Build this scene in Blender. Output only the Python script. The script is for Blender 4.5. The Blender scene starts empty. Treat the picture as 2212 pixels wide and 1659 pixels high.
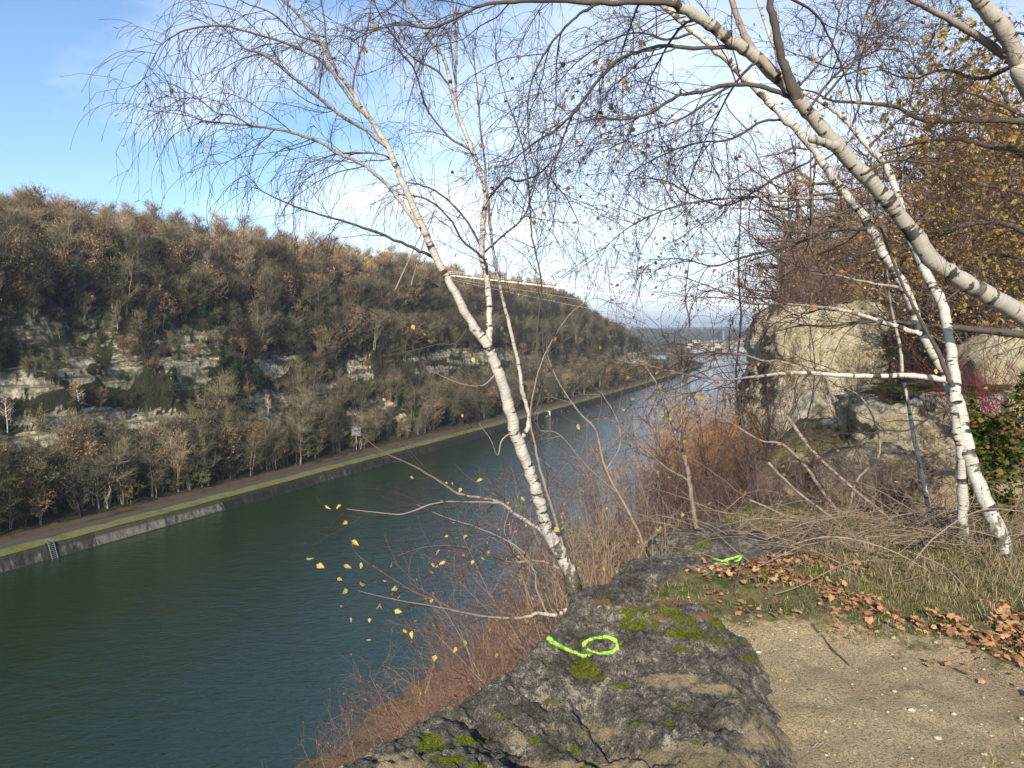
import bpy, math, random
import numpy as np
from mathutils import Vector, Matrix
from mathutils.bvhtree import BVHTree
sc = bpy.context.scene
COL = sc.collection
R = math.radians
rng = np.random.default_rng(7)

# ---------------------------------------------------------------- camera
EYE = np.array([0.0, 0.0, 35.0]); PITCH = R(-4.4); FPX = 710.0
cd = bpy.data.cameras.new('camera'); cd.sensor_width = 36; cd.lens = 36*FPX/1024
cd.clip_start = 0.05; cd.clip_end = 20000
cam = bpy.data.objects.new('camera', cd); COL.objects.link(cam)
cam.location = EYE; cam.rotation_euler = (R(90)+PITCH, 0, 0); sc.camera = cam
cp, sp = math.cos(PITCH), math.sin(PITCH)
def ray(u, v):                       # sketch units: the photograph 2212 wide
    x = (u*1024/2212-512)/FPX; y = (384-v*1024/2212)/FPX
    return np.array([x, cp-sp*y, sp+cp*y])
def P(u, v, Y):                      # a place on the line of sight at the depth Y
    r = ray(u, v); return EYE + r*(Y/r[1])
def G(u, v, z):
    r = ray(u, v); return EYE + r*((z-EYE[2])/r[2])
def proj(p):
    q = np.asarray(p)-EYE
    f = q[..., 1]*cp+q[..., 2]*sp; up = -q[..., 1]*sp+q[..., 2]*cp
    f = np.where(f < .01, .01, f)
    return (512+FPX*q[..., 0]/f)*2212/1024, (384-FPX*up/f)*2212/1024, f
def W(wpx, Y): return wpx*1024/2212/FPX*Y/2   # sketch width -> radius

# ---------------------------------------------------------------- noise
def _h(ix, iy, iz, s):
    n = (ix*374761393+iy*668265263+iz*2147483647+s*144665) & 0xffffffff
    n = ((n ^ (n >> 13))*1274126177) & 0xffffffff
    n = ((n ^ (n >> 15))*2246822519) & 0xffffffff
    return ((n ^ (n >> 16)) & 0xffffff)/16777215.0
def vnoise(x, y, z=0.0, s=0):
    x, y, z = np.broadcast_arrays(np.asarray(x, float), np.asarray(y, float), np.asarray(z, float))
    fx, fy, fz = np.floor(x), np.floor(y), np.floor(z)
    ix, iy, iz = fx.astype(np.int64), fy.astype(np.int64), fz.astype(np.int64)
    a, b, c = x-fx, y-fy, z-fz
    a = a*a*(3-2*a); b = b*b*(3-2*b); c = c*c*(3-2*c)
    r = 0
    for dx in (0, 1):
        for dy in (0, 1):
            for dz in (0, 1):
                r = r+_h(ix+dx, iy+dy, iz+dz, s)*(a if dx else 1-a)*(b if dy else 1-b)*(c if dz else 1-c)
    return r*2-1
def fbm(x, y, z=0.0, oct=4, s=0, g=.5):
    r = 0; a = 1; f = 1
    for i in range(oct):
        r = r+a*vnoise(np.asarray(x)*f, np.asarray(y)*f, np.asarray(z)*f, s+i*17); a *= g; f *= 2.03
    return r
def sst(a, b, x):
    t = np.clip((x-a)/(b-a), 0, 1); return t*t*(3-2*t)

# ---------------------------------------------------------------- objects
def link(name, data, parent=None):
    o = bpy.data.objects.new(name, data); COL.objects.link(o)
    if parent is not None: o.parent = parent
    return o
def tag(o, label=None, cat=None, group=None, kind=None):
    if label: o['label'] = label
    if cat: o['category'] = cat
    if group: o['group'] = group
    if kind: o['kind'] = kind
    return o
def empty(name, loc=(0, 0, 0), rz=0, s=1):
    o = bpy.data.objects.new(name, None); COL.objects.link(o)
    o.location = loc; o.rotation_euler = (0, 0, rz); o.scale = (s, s, s); o.empty_display_size = .1
    return o
def mesh(name, V, F, smooth=False, mat=None, attrs=None):
    """F: (n,3) or (n,4) array or list of such arrays"""
    V = np.ascontiguousarray(V, np.float32)
    if isinstance(F, np.ndarray): F = [F]
    F = [f for f in F if len(f)]
    me = bpy.data.meshes.new(name)
    me.vertices.add(len(V)); me.vertices.foreach_set('co', V.ravel())
    if F:
        lv = np.concatenate([f.ravel() for f in F]).astype(np.int32)
        ls = []; o = 0
        for f in F:
            ls.append(o+np.arange(len(f))*f.shape[1]); o += f.size
        ls = np.concatenate(ls).astype(np.int32)
        me.loops.add(len(lv)); me.loops.foreach_set('vertex_index', lv)
        me.polygons.add(len(ls)); me.polygons.foreach_set('loop_start', ls)
        me.update(calc_edges=True)
        me.polygons.foreach_set('use_smooth', np.full(len(ls), smooth, bool))
    for k, a in (attrs or {}).items():
        a = np.ascontiguousarray(a, np.float32)
        if a.ndim == 1:
            at = me.attributes.new(k, 'FLOAT', 'POINT'); at.data.foreach_set('value', a)
        else:
            at = me.attributes.new(k, 'FLOAT_VECTOR', 'POINT'); at.data.foreach_set('vector', a.ravel())
    if mat: me.materials.append(mat)
    me.validate(clean_customdata=False) if False else None
    return me
def grid(nx, ny):
    i = np.arange(nx-1)[:, None]*ny+np.arange(ny-1)[None, :]
    i = i.ravel(); return np.stack([i, i+ny, i+ny+1, i+1], 1)

class Tubes:
    """collects tapering stems; build() makes ONE mesh"""
    def __init__(s): s.V = []; s.F = []; s.r = []; s.l = []; s.n = 0
    def add(s, pts, rad, sides=5, cap=True):
        pts = np.asarray(pts, float); n = len(pts)
        rad = np.broadcast_to(np.asarray(rad, float), (n,))
        t = np.gradient(pts, axis=0); t /= np.linalg.norm(t, axis=1)[:, None]+1e-12
        m = t.mean(0); ref = np.eye(3)[int(np.argmin(np.abs(m)))]
        a = np.cross(t, ref); a /= np.linalg.norm(a, axis=1)[:, None]+1e-12
        b = np.cross(t, a)
        th = np.arange(sides)*2*math.pi/sides
        v = pts[:, None, :]+rad[:, None, None]*(np.cos(th)[None, :, None]*a[:, None, :]+np.sin(th)[None, :, None]*b[:, None, :])
        L = np.concatenate([[0], np.cumsum(np.linalg.norm(np.diff(pts, axis=0), axis=1))])
        i = np.arange(n-1)[:, None]*sides; j = np.arange(sides)[None, :]; k = (j+1) % sides
        f = np.stack([i+j, i+k, i+sides+k, i+sides+j], -1).reshape(-1, 4)+s.n
        s.V.append(v.reshape(-1, 3)); s.F.append(f); s.r.append(np.repeat(rad, sides)); s.l.append(np.repeat(L, sides)+s.n*.37 % 97)
        s.n += n*sides
        if cap and sides > 4:
            s.V.append(pts[-1:]+t[-1:]*rad[-1]*.6); s.r.append(rad[-1:]); s.l.append(L[-1:])
            base = s.n-sides; jj = np.arange(sides)
            s.F.append(np.stack([base+jj, base+(jj+1) % sides, np.full(sides, s.n), np.full(sides, s.n)], 1)); s.n += 1
    def build(s, name, mat, parent=None, smooth=True, displ=None):
        if not s.V: return None
        V = np.concatenate(s.V); F = np.concatenate(s.F)
        tri = F[:, 2] == F[:, 3]
        r = np.concatenate(s.r); l = np.concatenate(s.l)
        me = mesh(name, V, [F[~tri], F[tri][:, :3]], smooth, mat, {'rad': r, 'vlen': l})
        return link(name, me, parent)

class Leaves:
    def __init__(s): s.c = []; s.sz = []
    def add(s, c, sz): s.c.append(np.atleast_2d(c)); s.sz.append(np.broadcast_to(sz, (len(np.atleast_2d(c)),)))
    def build(s, name, mat, parent=None, seed=1, hang=.5, shape='birch', flat=False):
        if not s.c: return None
        c = np.concatenate(s.c); z = np.concatenate(s.sz).astype(float); n = len(c); g = np.random.default_rng(seed)
        d = g.normal(size=(n, 3)); d[:, 2] = d[:, 2]*.6-hang*1.6
        if flat: d[:, 2] = g.normal(size=n)*.25
        d /= np.linalg.norm(d, axis=1)[:, None]
        q = g.normal(size=(n, 3))
        if flat: q = np.cross(d, np.array([0, 0, 1.])+g.normal(size=(n, 3))*.35)
        w = q-(q*d).sum(1)[:, None]*d; w /= np.linalg.norm(w, axis=1)[:, None]
        u = np.cross(d, w)
        z = z[:, None]
        if shape == 'fleck':
            V = np.stack([c-d*z*.5, c+w*z*.35, c+d*z*.5, c-w*z*.35], 1).reshape(-1, 3)
            F = (np.arange(n)[:, None]*4+np.arange(4)[None]); me = mesh(name, V, F, False, mat)
        elif shape == 'birch':
            b = g.uniform(-.25, .25, (n, 1))
            V = np.stack([c, c+d*z*.28+w*z*.34+u*z*b, c+d*z*.62+w*z*.22+u*z*b, c+d*z*1.0+u*z*b*.5, c+d*z*.62-w*z*.22+u*z*.1, c+d*z*.28-w*z*.34+u*z*.1, c+d*z*.4-u*z*.06], 1).reshape(-1, 3)
            o = np.arange(n)[:, None]*7
            F = np.concatenate([o+np.array([[0, 1, 6]]), o+np.array([[1, 2, 6]]), o+np.array([[2, 3, 6]]), o+np.array([[3, 4, 6]]), o+np.array([[4, 5, 6]]), o+np.array([[5, 0, 6]])])
            me = mesh(name, V, F, False, mat)
        else:   # maple-like fallen leaf, curled, five lobes
            k = 11; a = np.linspace(0, 2*math.pi, k, endpoint=False)
            rr = np.array([.30, .66, .60, .82, .68, .95, .66, .84, .60, .66, .34])*.55
            rad = rr[None]*g.uniform(.8, 1.2, (n, k))
            cu = g.uniform(-.9, 1.1, (n, 1)); cv = g.uniform(-.3, .3, (n, k))
            x = np.cos(a)[None]*rad; y = np.sin(a)[None]*rad
            h = cu*(rad**2)*1.2+cv*.25*rad
            V = c[:, None]+z[:, :, None]*(x[..., None]*d[:, None]+y[..., None]*w[:, None]+h[..., None]*u[:, None])
            V = np.concatenate([V, c[:, None]], 1).reshape(-1, 3)
            o = np.arange(n)[:, None]*(k+1)
            F = np.concatenate([o+np.array([[i, (i+1) % k, k]]) for i in range(k)])
            me = mesh(name, V, F, False, mat)
        return link(name, me, parent)

def smooth_path(pts, sub=4, kink=0.0, g=None):
    """Catmull-Rom through control rows (any width)"""
    p = np.asarray(pts, float); q = np.vstack([2*p[0]-p[1], p, 2*p[-1]-p[-2]])
    out = []
    for i in range(len(p)-1):
        a, b, c, d = q[i:i+4]
        for t in np.arange(sub)/sub:
            out.append(.5*((2*b)+(-a+c)*t+(2*a-5*b+4*c-d)*t*t+(-a+3*b-3*c+d)*t**3))
    out.append(p[-1]); out = np.array(out)
    if kink and g is not None: out[1:-1, :3] += g.normal(size=(len(out)-2, 3))*kink
    return out

# ---------------------------------------------------------------- materials
class NT:
    def __init__(s, name):
        s.m = bpy.data.materials.new(name); s.m.use_nodes = True; s.t = s.m.node_tree
        s.t.nodes.clear(); s.out = s.n('ShaderNodeOutputMaterial')
    def n(s, ty, **k):
        x = s.t.nodes.new(ty)
        for a, b in k.items(): setattr(x, a, b)
        return x
    def put(s, sock, v):
        if isinstance(v, bpy.types.NodeSocket): s.t.links.new(v, sock)
        elif isinstance(v, (tuple, list)) and len(v) == 3 and sock.type == 'RGBA': sock.default_value = (*v, 1)
        else: sock.default_value = v
    def attr(s, name, out='Fac'):
        return s.n('ShaderNodeAttribute', attribute_name=name).outputs[out]
    def pos(s): return s.n('ShaderNodeNewGeometry').outputs['Position']
    def obj(s): return s.n('ShaderNodeTexCoord').outputs['Object']
    def island(s): return s.n('ShaderNodeNewGeometry').outputs['Random Per Island']
    def orand(s): return s.n('ShaderNodeObjectInfo').outputs['Random']
    def noise(s, vec, scale, det=3, rough=.55, dist=0, w=None, out='Fac'):
        x = s.n('ShaderNodeTexNoise'); 
        if w is not None: x.noise_dimensions = '4D'; s.put(x.inputs['W'], w)
        s.put(x.inputs['Vector'], vec); x.inputs['Scale'].default_value = scale; x.inputs['Detail'].default_value = det
        x.inputs['Roughness'].default_value = rough; x.inputs['Distortion'].default_value = dist
        return x.outputs[out]
    def vor(s, vec, scale, out='Distance', feat='F1'):
        x = s.n('ShaderNodeTexVoronoi', feature=feat); s.put(x.inputs['Vector'], vec); x.inputs['Scale'].default_value = scale
        return x.outputs[out]
    def ramp(s, fac, stops, interp='LINEAR'):
        x = s.n('ShaderNodeValToRGB'); s.put(x.inputs[0], fac); e = x.color_ramp.elements; x.color_ramp.interpolation = interp
        while len(e) < len(stops): e.new(.5)
        for i, (p, c) in enumerate(stops):
            e[i].position = p; c = (c, c, c) if isinstance(c, (int, float)) else c; e[i].color = (*c, 1)
        return x.outputs[0]
    def mix(s, f, a, b, mode='MIX'):
        x = s.n('ShaderNodeMix', data_type='RGBA', blend_type=mode); s.put(x.inputs[0], f); s.put(x.inputs[6], a); s.put(x.inputs[7], b); return x.outputs[2]
    def math(s, op, a, b=0.0, c=0.0, clamp=False):
        x = s.n('ShaderNodeMath', operation=op, use_clamp=clamp); s.put(x.inputs[0], a); s.put(x.inputs[1], b); s.put(x.inputs[2], c); return x.outputs[0]
    def vmul(s, v, k):
        x = s.n('ShaderNodeVectorMath', operation='MULTIPLY'); s.put(x.inputs[0], v); s.put(x.inputs[1], k); return x.outputs[0]
    def bump(s, h, strength=.5, dist=.01, normal=None):
        x = s.n('ShaderNodeBump'); s.put(x.inputs['Height'], h); x.inputs['Strength'].default_value = strength; x.inputs['Distance'].default_value = dist
        if normal is not None: s.put(x.inputs['Normal'], normal)
        return x.outputs[0]
    def bsdf(s, col, rough=.8, normal=None, spec=.3, metal=0.0):
        x = s.n('ShaderNodeBsdfPrincipled'); s.put(x.inputs['Base Color'], col); s.put(x.inputs['Roughness'], rough)
        x.inputs['Specular IOR Level'].default_value = spec; x.inputs['Metallic'].default_value = metal
        if normal is not None: s.put(x.inputs['Normal'], normal)
        s.t.links.new(x.outputs[0], s.out.inputs[0]); return x
def plain(name, col, rough=.7, var=.25, scale=3.0, spec=.3, metal=0.0):
    t = NT(name); f = t.noise(t.obj(), scale, 4)
    c = t.mix(f, tuple(k*(1-var) for k in col), tuple(min(1, k*(1+var)) for k in col)); t.bsdf(c, rough, spec=spec, metal=metal); return t.m
def leafmat(name, stops, trans=.35):
    t = NT(name); c = t.ramp(t.island(), stops, 'LINEAR')
    d = t.n('ShaderNodeBsdfDiffuse'); t.put(d.inputs[0], c); tr = t.n('ShaderNodeBsdfTranslucent'); t.put(tr.inputs[0], c)
    m = t.n('ShaderNodeMixShader'); m.inputs[0].default_value = trans
    t.t.links.new(d.outputs[0], m.inputs[1]); t.t.links.new(tr.outputs[0], m.inputs[2]); t.t.links.new(m.outputs[0], t.out.inputs[0]); return t.m
M = {}
def birch_bark(name, white=(.62, .58, .52), dark=.5):
    t = NT(name); p = t.obj(); v = t.attr('vlen'); r = t.attr('rad')
    base = t.mix(t.noise(p, 9, 4), tuple(k*.72 for k in white), white)
    fine = t.noise(t.vmul(p, (1, 1, 1)), 14, 3, .6, 0, t.math('MULTIPLY', v, 8))
    base = t.mix(t.ramp(fine, [(.36, .9), (.5, 0)]), base, (.30, .26, .21))
    pk = t.noise(p, 40, 3, .6); base = t.mix(t.ramp(pk, [(.3, .5), (.46, 0)]), base, (.45, .33, .22))
    scar = t.noise(p, 5, 3, .65, 0, t.math('MULTIPLY', v, 3.2)); lim = t.math('ADD', scar, t.math('MULTIPLY', t.noise(p, 60, 2), .12))
    base = t.mix(t.ramp(lim, [(.59+.08*(1-dark), 0), (.625+.08*(1-dark), 1)]), base, (.045, .038, .032))
    band = t.noise(p, 2.5, 2, .5, 0, t.math('MULTIPLY', v, 11)); base = t.mix(t.ramp(band, [(.70, 0), (.74, .8)]), base, (.06, .05, .042))
    sz = t.n('ShaderNodeSeparateXYZ'); t.put(sz.inputs[0], p); lowz = t.math('ADD', t.math('MULTIPLY', sz.outputs[2], -.8), t.math('MULTIPLY', t.noise(t.vmul(p, (1, 1, .35)), 22, 4, .7), 1.6)); lowz = t.math('MULTIPLY', lowz, t.ramp(t.math('MULTIPLY', r, 20), [(.3, 0), (.55, 1)])); base = t.mix(t.ramp(lowz, [(.45, 0), (.60, .93)]), base, t.mix(t.noise(p, 60, 3), (.025, .022, .018), (.11, .105, .07)))
    base = t.mix(t.ramp(t.noise(p, 7, 5, .7), [(.5, 0), (.7, .5)]), base, (.30, .29, .24))
    thin = t.mix(t.noise(p, 30, 3), (.085, .055, .045), (.22, .165, .13))
    f = t.ramp(t.math('MULTIPLY', r, 50), [(.28, 1), (.72, 0)])   # under ~8 mm: brown
    c = t.mix(f, base, thin)
    h = t.math('ADD', fine, t.math('MULTIPLY', scar, .8))
    t.bsdf(c, .75, t.bump(h, .5, .012), .25); return t.m
def stem_mat(name, c0, c1, scale=20):
    t = NT(name); t.bsdf(t.mix(t.noise(t.obj(), scale, 3), c0, c1), .8, spec=.2); return t.m
def tint_mat(name, c0, c1, k=.35):
    """stem / crown colour with a small shift per tree and per twig"""
    t = NT(name); c = t.mix(t.island(), c0, c1)
    v = t.ramp(t.orand(), [(0, 1-k), (1, 1+k*.6)]); c = t.mix(1.0, c, v, 'MULTIPLY')
    t.bsdf(c, .85, spec=.15); return t.m
SUN_AZ_DEG = 190; SUN_EL_DEG = 29; SUN_E = 4.4; SKY_E = .14; EXPO = .74; WATER_BUMP = .24; CLOUD_SEED = 3.1
CLOUD_A = (4.6, 5.0, 5.6); CLOUD_B = (7.5, 7.7, 8.2); SKY_TINT = (.76, .86, .94)
HAZE = 0.0002
# ---------------------------------------------------------------- sky, sun
SUN_AZ = R(SUN_AZ_DEG) ; SUN_EL = R(SUN_EL_DEG)     # azimuth from +Y towards +X of the place the sun stands
sd = np.array([math.sin(SUN_AZ)*math.cos(SUN_EL), math.cos(SUN_AZ)*math.cos(SUN_EL), math.sin(SUN_EL)])
ld = bpy.data.lights.new('sun', 'SUN'); ld.energy = SUN_E; ld.angle = R(.6); ld.color = (1, .90, .76)
lo = bpy.data.objects.new('sun', ld); COL.objects.link(lo); lo.location = (0, -30, 90)
lo.rotation_euler = Vector(-sd).to_track_quat('-Z', 'Y').to_euler()
w = bpy.data.worlds.new('World'); sc.world = w; w.use_nodes = True; t = w.node_tree; t.nodes.clear()
class WT(NT):
    def __init__(s, tree): s.t = tree
q = WT(t)
sky = q.n('ShaderNodeTexSky', sky_type='NISHITA'); sky.sun_disc = False; sky.sun_elevation = SUN_EL; sky.sun_rotation = SUN_AZ
sky.altitude = 100; sky.air_density = 1.0; sky.dust_density = .6; sky.ozone_density = 2.0
g = q.n('ShaderNodeTexCoord').outputs['Generated']
sx = q.n('ShaderNodeSeparateXYZ'); q.put(sx.inputs[0], g)
zz = q.math('MAXIMUM', q.math('ADD', sx.outputs[2], .12), .03)
cx = q.n('ShaderNodeCombineXYZ'); q.put(cx.inputs[0], q.math('DIVIDE', sx.outputs[0], zz)); q.put(cx.inputs[1], q.math('DIVIDE', sx.outputs[1], zz)); cx.inputs[2].default_value = CLOUD_SEED
n1 = q.noise(cx.outputs[0], .62, 7, .58, .25); n2 = q.noise(cx.outputs[0], .22, 3, .5)
f = q.math('ADD', n1, q.math('MULTIPLY', q.math('SUBTRACT', n2, .5), .9))
# more cloud in the middle of the view, low over the valley; clearer to the left
az = q.math('ARCTAN2', sx.outputs[0], sx.outputs[1])
azb = q.math('MULTIPLY', q.math('ABSOLUTE', q.math('SUBTRACT', az, .22)), -.34)
low = q.math('MULTIPLY', q.math('SUBTRACT', .25, sx.outputs[2]), .22)
f = q.math('ADD', f, q.math('ADD', azb, q.math('ADD', low, .12)))
cl = q.ramp(f, [(.42, 0), (.53, .38), (.74, .92)])
cc = q.mix(q.noise(cx.outputs[0], 1.6, 4), CLOUD_A, CLOUD_B)
col = q.mix(q.math('MULTIPLY', cl, .86), q.mix(1.0, sky.outputs[0], SKY_TINT, 'MULTIPLY'), cc)
bg = q.n('ShaderNodeBackground'); q.put(bg.inputs[0], col); bg.inputs[1].default_value = SKY_E
wo = q.n('ShaderNodeOutputWorld'); t.links.new(bg.outputs[0], wo.inputs[0])
sc.view_settings.view_transform = 'Standard'; sc.view_settings.look = 'None'; sc.view_settings.exposure = EXPO; sc.view_settings.gamma = 1
sc.cycles.use_denoising = True
sc.cycles.max_bounces = 6; sc.cycles.transparent_max_bounces = 8; sc.cycles.volume_bounces = 0; sc.cycles.volume_max_steps = 64
sc.cycles.sample_clamp_indirect = 6

# ---------------------------------------------------------------- canal line
uv = [(0, 1232), (125, 1203), (400, 1128), (620, 1068), (820, 1010), (1000, 957), (1130, 922), (1250, 882), (1390, 832), (1480, 806), (1545, 784)]
wp = np.array([G(u, v, 0.0) for u, v in uv])
cf = np.polyfit(wp[:, 1], wp[:, 0], 2, w=1/np.sqrt(wp[:, 1]))
print('canal', wp[:, :2].round(0).tolist(), cf)
Y0, Y1 = 95.0, 640.0
def edge(Y):
    Yc = np.clip(Y, Y0, Y1); dx = 2*cf[0]*Yc+cf[1]
    return np.polyval(cf, Yc)+dx*(Y-Yc), dx
def LB(Y, n, z=0.0):            # left bank: n metres from the water line, away from the canal
    x, dx = edge(Y); k = 1/np.sqrt(1+dx*dx)
    Y, n, z, x, k, dx = np.broadcast_arrays(Y, n, z, x, k, dx)
    return np.stack([x-n*k, Y+n*k*dx, z+0*x], -1)
def endfade(Y): return 1-sst(430, 655, Y)
PROF = np.array([(.85, 2.15), (3.6, 2.35), (4.0, 2.4), (6.6, 2.5), (9, 3.1), (14, 5.5), (20, 8.5), (25, 13), (27.5, 17.5), (30, 27), (33, 28.5), (39, 30.5), (41.5, 38.5), (46, 42), (56, 49.5), (66, 55), (78, 58), (110, 60), (200, 63), (600, 64), (3000, 60)])
def left_h(Y, n):
    wob = 3.2*fbm(Y*.022, n*.03, s=3, oct=3)+1.6*fbm(Y*.09, 5.1, s=4, oct=3)
    k = sst(10, 20, n); nn = n-wob*k
    z = np.interp(nn, PROF[:, 0], PROF[:, 1])
    z = z+k*(fbm(Y*.05, n*.05, s=8, oct=4)*1.6)*sst(12, 24, n)+k*fbm(Y*.35, n*.35, z*.3, s=9, oct=3)*.45
    e = endfade(Y); lowf = sst(8, 30, n)
    return 2.15+(z-2.15)*(1-lowf*(1-e)*.93)
ys = np.concatenate([np.arange(-160, 60, 8.), np.arange(60, 330, .7), np.arange(330, 700, 2.5)])
ns = np.concatenate([np.array([.85, 3.6, 6.6, 8, 10, 12, 14, 17]), np.arange(19, 25.8, .6), np.arange(25.8, 32.5, .17), np.arange(32.8, 37.5, .5), np.arange(37.6, 44, .2), np.arange(44.4, 50, .7), np.arange(50, 84, 2), np.array([90, 110, 150, 220, 400, 800, 1500, 3000.])])
YY, NN = np.meshgrid(ys, ns, indexing='ij')
ZZ = left_h(YY, NN)
HV = LB(YY, NN, ZZ)
# exposed chalk: clearings seen in the photo (world cliff bands, the wood leaves them open)
CLEAR = [(60, 720, 120, 56, .22), (220, 725, 120, 44, .2), (430, 735, 105, 44, .42), (40, 825, 76, 40, .95), (165, 800, 46, 34, .9), (265, 805, 44, 40, .85), (395, 795, 66, 42, 1), (600, 782, 50, 36, .7), (585, 872, 52, 44, .6),
         (230, 905, 240, 24, .75), (60, 950, 90, 26, .7), (775, 790, 36, 32, .6), (880, 905, 36, 24, .5), (765, 905, 28, 34, .6), (1010, 770, 120, 20, .5), (1380, 775, 60, 14, .4), (810, 870, 44, 20, .5), (700, 850, 30, 24, .5), (950, 800, 60, 16, .4)]
def clearing(p, bright=False):
    u, v, _ = proj(p); m = np.zeros(np.shape(u))-1.5; b_ = np.zeros(np.shape(u))
    nz = .65*vnoise(u*.014, v*.07, s=14)+.55*vnoise(u*.04, v*.16, s=15)+.35*vnoise(u*.16, v*.35, s=16)
    for a, b, c, d, k in CLEAR:
        q_ = 1-((u-a)/c)**2-((v-b)/d)**2+nz; b_ = np.where(q_ > m, k, b_); m = np.maximum(m, q_)
    return b_ if bright else m
gz = np.gradient(ZZ, axis=1)/np.gradient(NN, axis=1)
chalk = sst(.8, 1.8, np.abs(gz))*sst(-.25, .5, fbm(YY*.06, NN*.1, ZZ*.12, s=21, oct=3)+.25)
chalk = np.maximum(chalk*.25*sst(.1, .6, fbm(YY*.045, NN*.1, s=25)+.3), sst(-.1, .5, clearing(HV))*sst(.3, .9, np.abs(gz)+.3)*(.25+.75*clearing(HV, True)))
t = NT('chalk_hillside'); p = t.pos(); ch = t.attr('chalk')
strata = t.noise(t.vmul(p, (.12, .12, 1.7)), 1, 5, .6, .3)
cc = t.ramp(strata, [(.36, (.11, .095, .065)), (.46, (.32, .27, .18)), (.58, (.56, .48, .34)), (.7, (.40, .34, .24))])
cc = t.mix(t.ramp(t.noise(p, .9, 5, .7), [(.42, 0), (.6, .9)]), cc, (.10, .095, .06))
cc = t.mix(t.ramp(t.noise(p, .17, 4, .6), [(.52, 0), (.64, .85)]), cc, (.035, .05, .022))
so = t.ramp(t.noise(p, .6, 5, .65), [(.3, (.018, .020, .011)), (.5, (.05, .042, .026)), (.58, (.03, .042, .016)), (.7, (.055, .06, .026))])
f = t.math('ADD', ch, t.math('MULTIPLY', t.math('SUBTRACT', t.noise(p, .5, 5, .7), .5), .9))
c = t.mix(t.ramp(f, [(.35, 0), (.5, 1)]), so, cc)
t.bsdf(c, .95, t.bump(t.noise(p, 1.2, 5, .7), .8, .5), .1); M['hill'] = t.m
tag(link('hillside', mesh('hillside', HV.reshape(-1, 3), grid(len(ys), len(ns)), True, M['hill'], {'chalk': chalk.ravel()})), kind='structure')
# headland end cap / beach is closed by the falling terrain; grass, towpath, leafy verge as sheets
def strip(name, n0, n1, dz, mat, y0=-160, y1=655, wob=.0, seed=0, step=2.0):
    Y = np.arange(y0, y1, step); a = n0+wob*fbm(Y*.4, 1.0, s=seed); b = n1+wob*fbm(Y*.4, 9.0, s=seed)
    cols = []
    for k in np.linspace(0, 1, 5):
        n = a+(b-a)*k;         cols.append(LB(Y, n, np.maximum(left_h(Y, n), 2.15)+dz))
    V = np.stack(cols, 1); return tag(link(name, mesh(name, V.reshape(-1, 3), grid(len(Y), 5), True, mat)), kind='structure')
t = NT('bank_grass'); p = t.pos()
c = t.ramp(t.noise(p, .35, 5, .7), [(.3, (.085, .085, .035)), (.45, (.13, .135, .045)), (.55, (.17, .15, .065)), (.7, (.12, .105, .05))]); t.bsdf(c, .95, t.bump(t.noise(p, 6, 3), .6, .1), .1); M['bgrass'] = t.m
t = NT('asphalt_path'); p = t.pos(); t.bsdf(t.mix(t.noise(p, .8, 5, .7), (.055, .05, .045), (.085, .072, .06)), .9); M['tow'] = t.m
t = NT('leaf_verge'); p = t.pos()
c = t.ramp(t.noise(p, .5, 5, .7), [(.35, (.055, .04, .026)), (.52, (.095, .062, .042)), (.62, (.07, .07, .03))]); t.bsdf(c, .95, t.bump(t.noise(p, 5, 3), .6, .1), .1); M['lverge'] = t.m
strip('bank_grass', .9, 3.9, .05, M['bgrass'], wob=.28, seed=3)
strip('towpath', 3.9, 6.4, .06, M['tow'], wob=.13, seed=5)
strip('bank_verge', 6.1, 8.4, .045, M['lverge'], wob=.95, seed=6)

# ---------------------------------------------------------------- water
t = NT('canal_water'); p = t.pos()
m = t.math('ADD', t.noise(t.vmul(p, (1.0, 1.6, 1)), .8, 4, .6, .4), t.math('MULTIPLY', t.noise(t.vmul(p, (.5, .8, 1)), .35, 3, .5), 1.2))
m2 = t.math('ADD', m, t.math('MULTIPLY', t.noise(t.vmul(p, (.8, 1.7, 1)), 2.4, 3, .6), .45))
m3 = t.math('ADD', m2, t.math('MULTIPLY', t.noise(t.vmul(p, (.6, 1.5, 1)), .42, 3, .6, .6), 1.3))
wc = t.mix(t.noise(p, .03, 3), (.009, .025, .010), (.014, .031, .012))
x = t.bsdf(wc, .09, t.bump(m3, WATER_BUMP, .42), .5); x.inputs['IOR'].default_value = 1.72; M['water'] = t.m
wx = np.concatenate([np.linspace(-2500, -200, 8), np.linspace(-150, 400, 12), np.linspace(500, 4000, 8)]); wy = np.linspace(-400, 5000, 14)
a, b = np.meshgrid(wx, wy, indexing='ij')
tag(link('water', mesh('water', np.stack([a, b, 0*a], -1).reshape(-1, 3), grid(len(wx), len(wy)), False, M['water'])), kind='structure')

# ---------------------------------------------------------------- quay wall (leaning concrete face in panels)
t = NT('quay_concrete'); p = t.pos(); hz = t.attr('hz'); pn = t.attr('pan')
st = t.noise(t.vmul(p, (.9, .9, .22)), 1.3, 6, .72, .2)
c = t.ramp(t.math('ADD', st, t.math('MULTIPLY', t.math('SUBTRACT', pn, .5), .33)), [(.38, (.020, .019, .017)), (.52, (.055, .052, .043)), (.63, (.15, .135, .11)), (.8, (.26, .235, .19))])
c = t.mix(t.ramp(t.math('ADD', hz, t.math('MULTIPLY', st, .5)), [(.85, 0), (1.1, .85)]), c, (.035, .037, .018))
c = t.mix(t.ramp(hz, [(.04, 1), (.09, 0)]), c, (.03, .03, .026))
t.bsdf(c, .9, t.bump(st, .4, .1), .2); M['quay'] = t.m
qw = empty('quay_wall', LB(110., 1.0, 0.0)); tag(qw, 'long stained concrete quay wall leaning back along the far side of the canal', 'wall')
qy = np.arange(-60, 655, 11.5); gq = np.random.default_rng(5)
pans = {}
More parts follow.
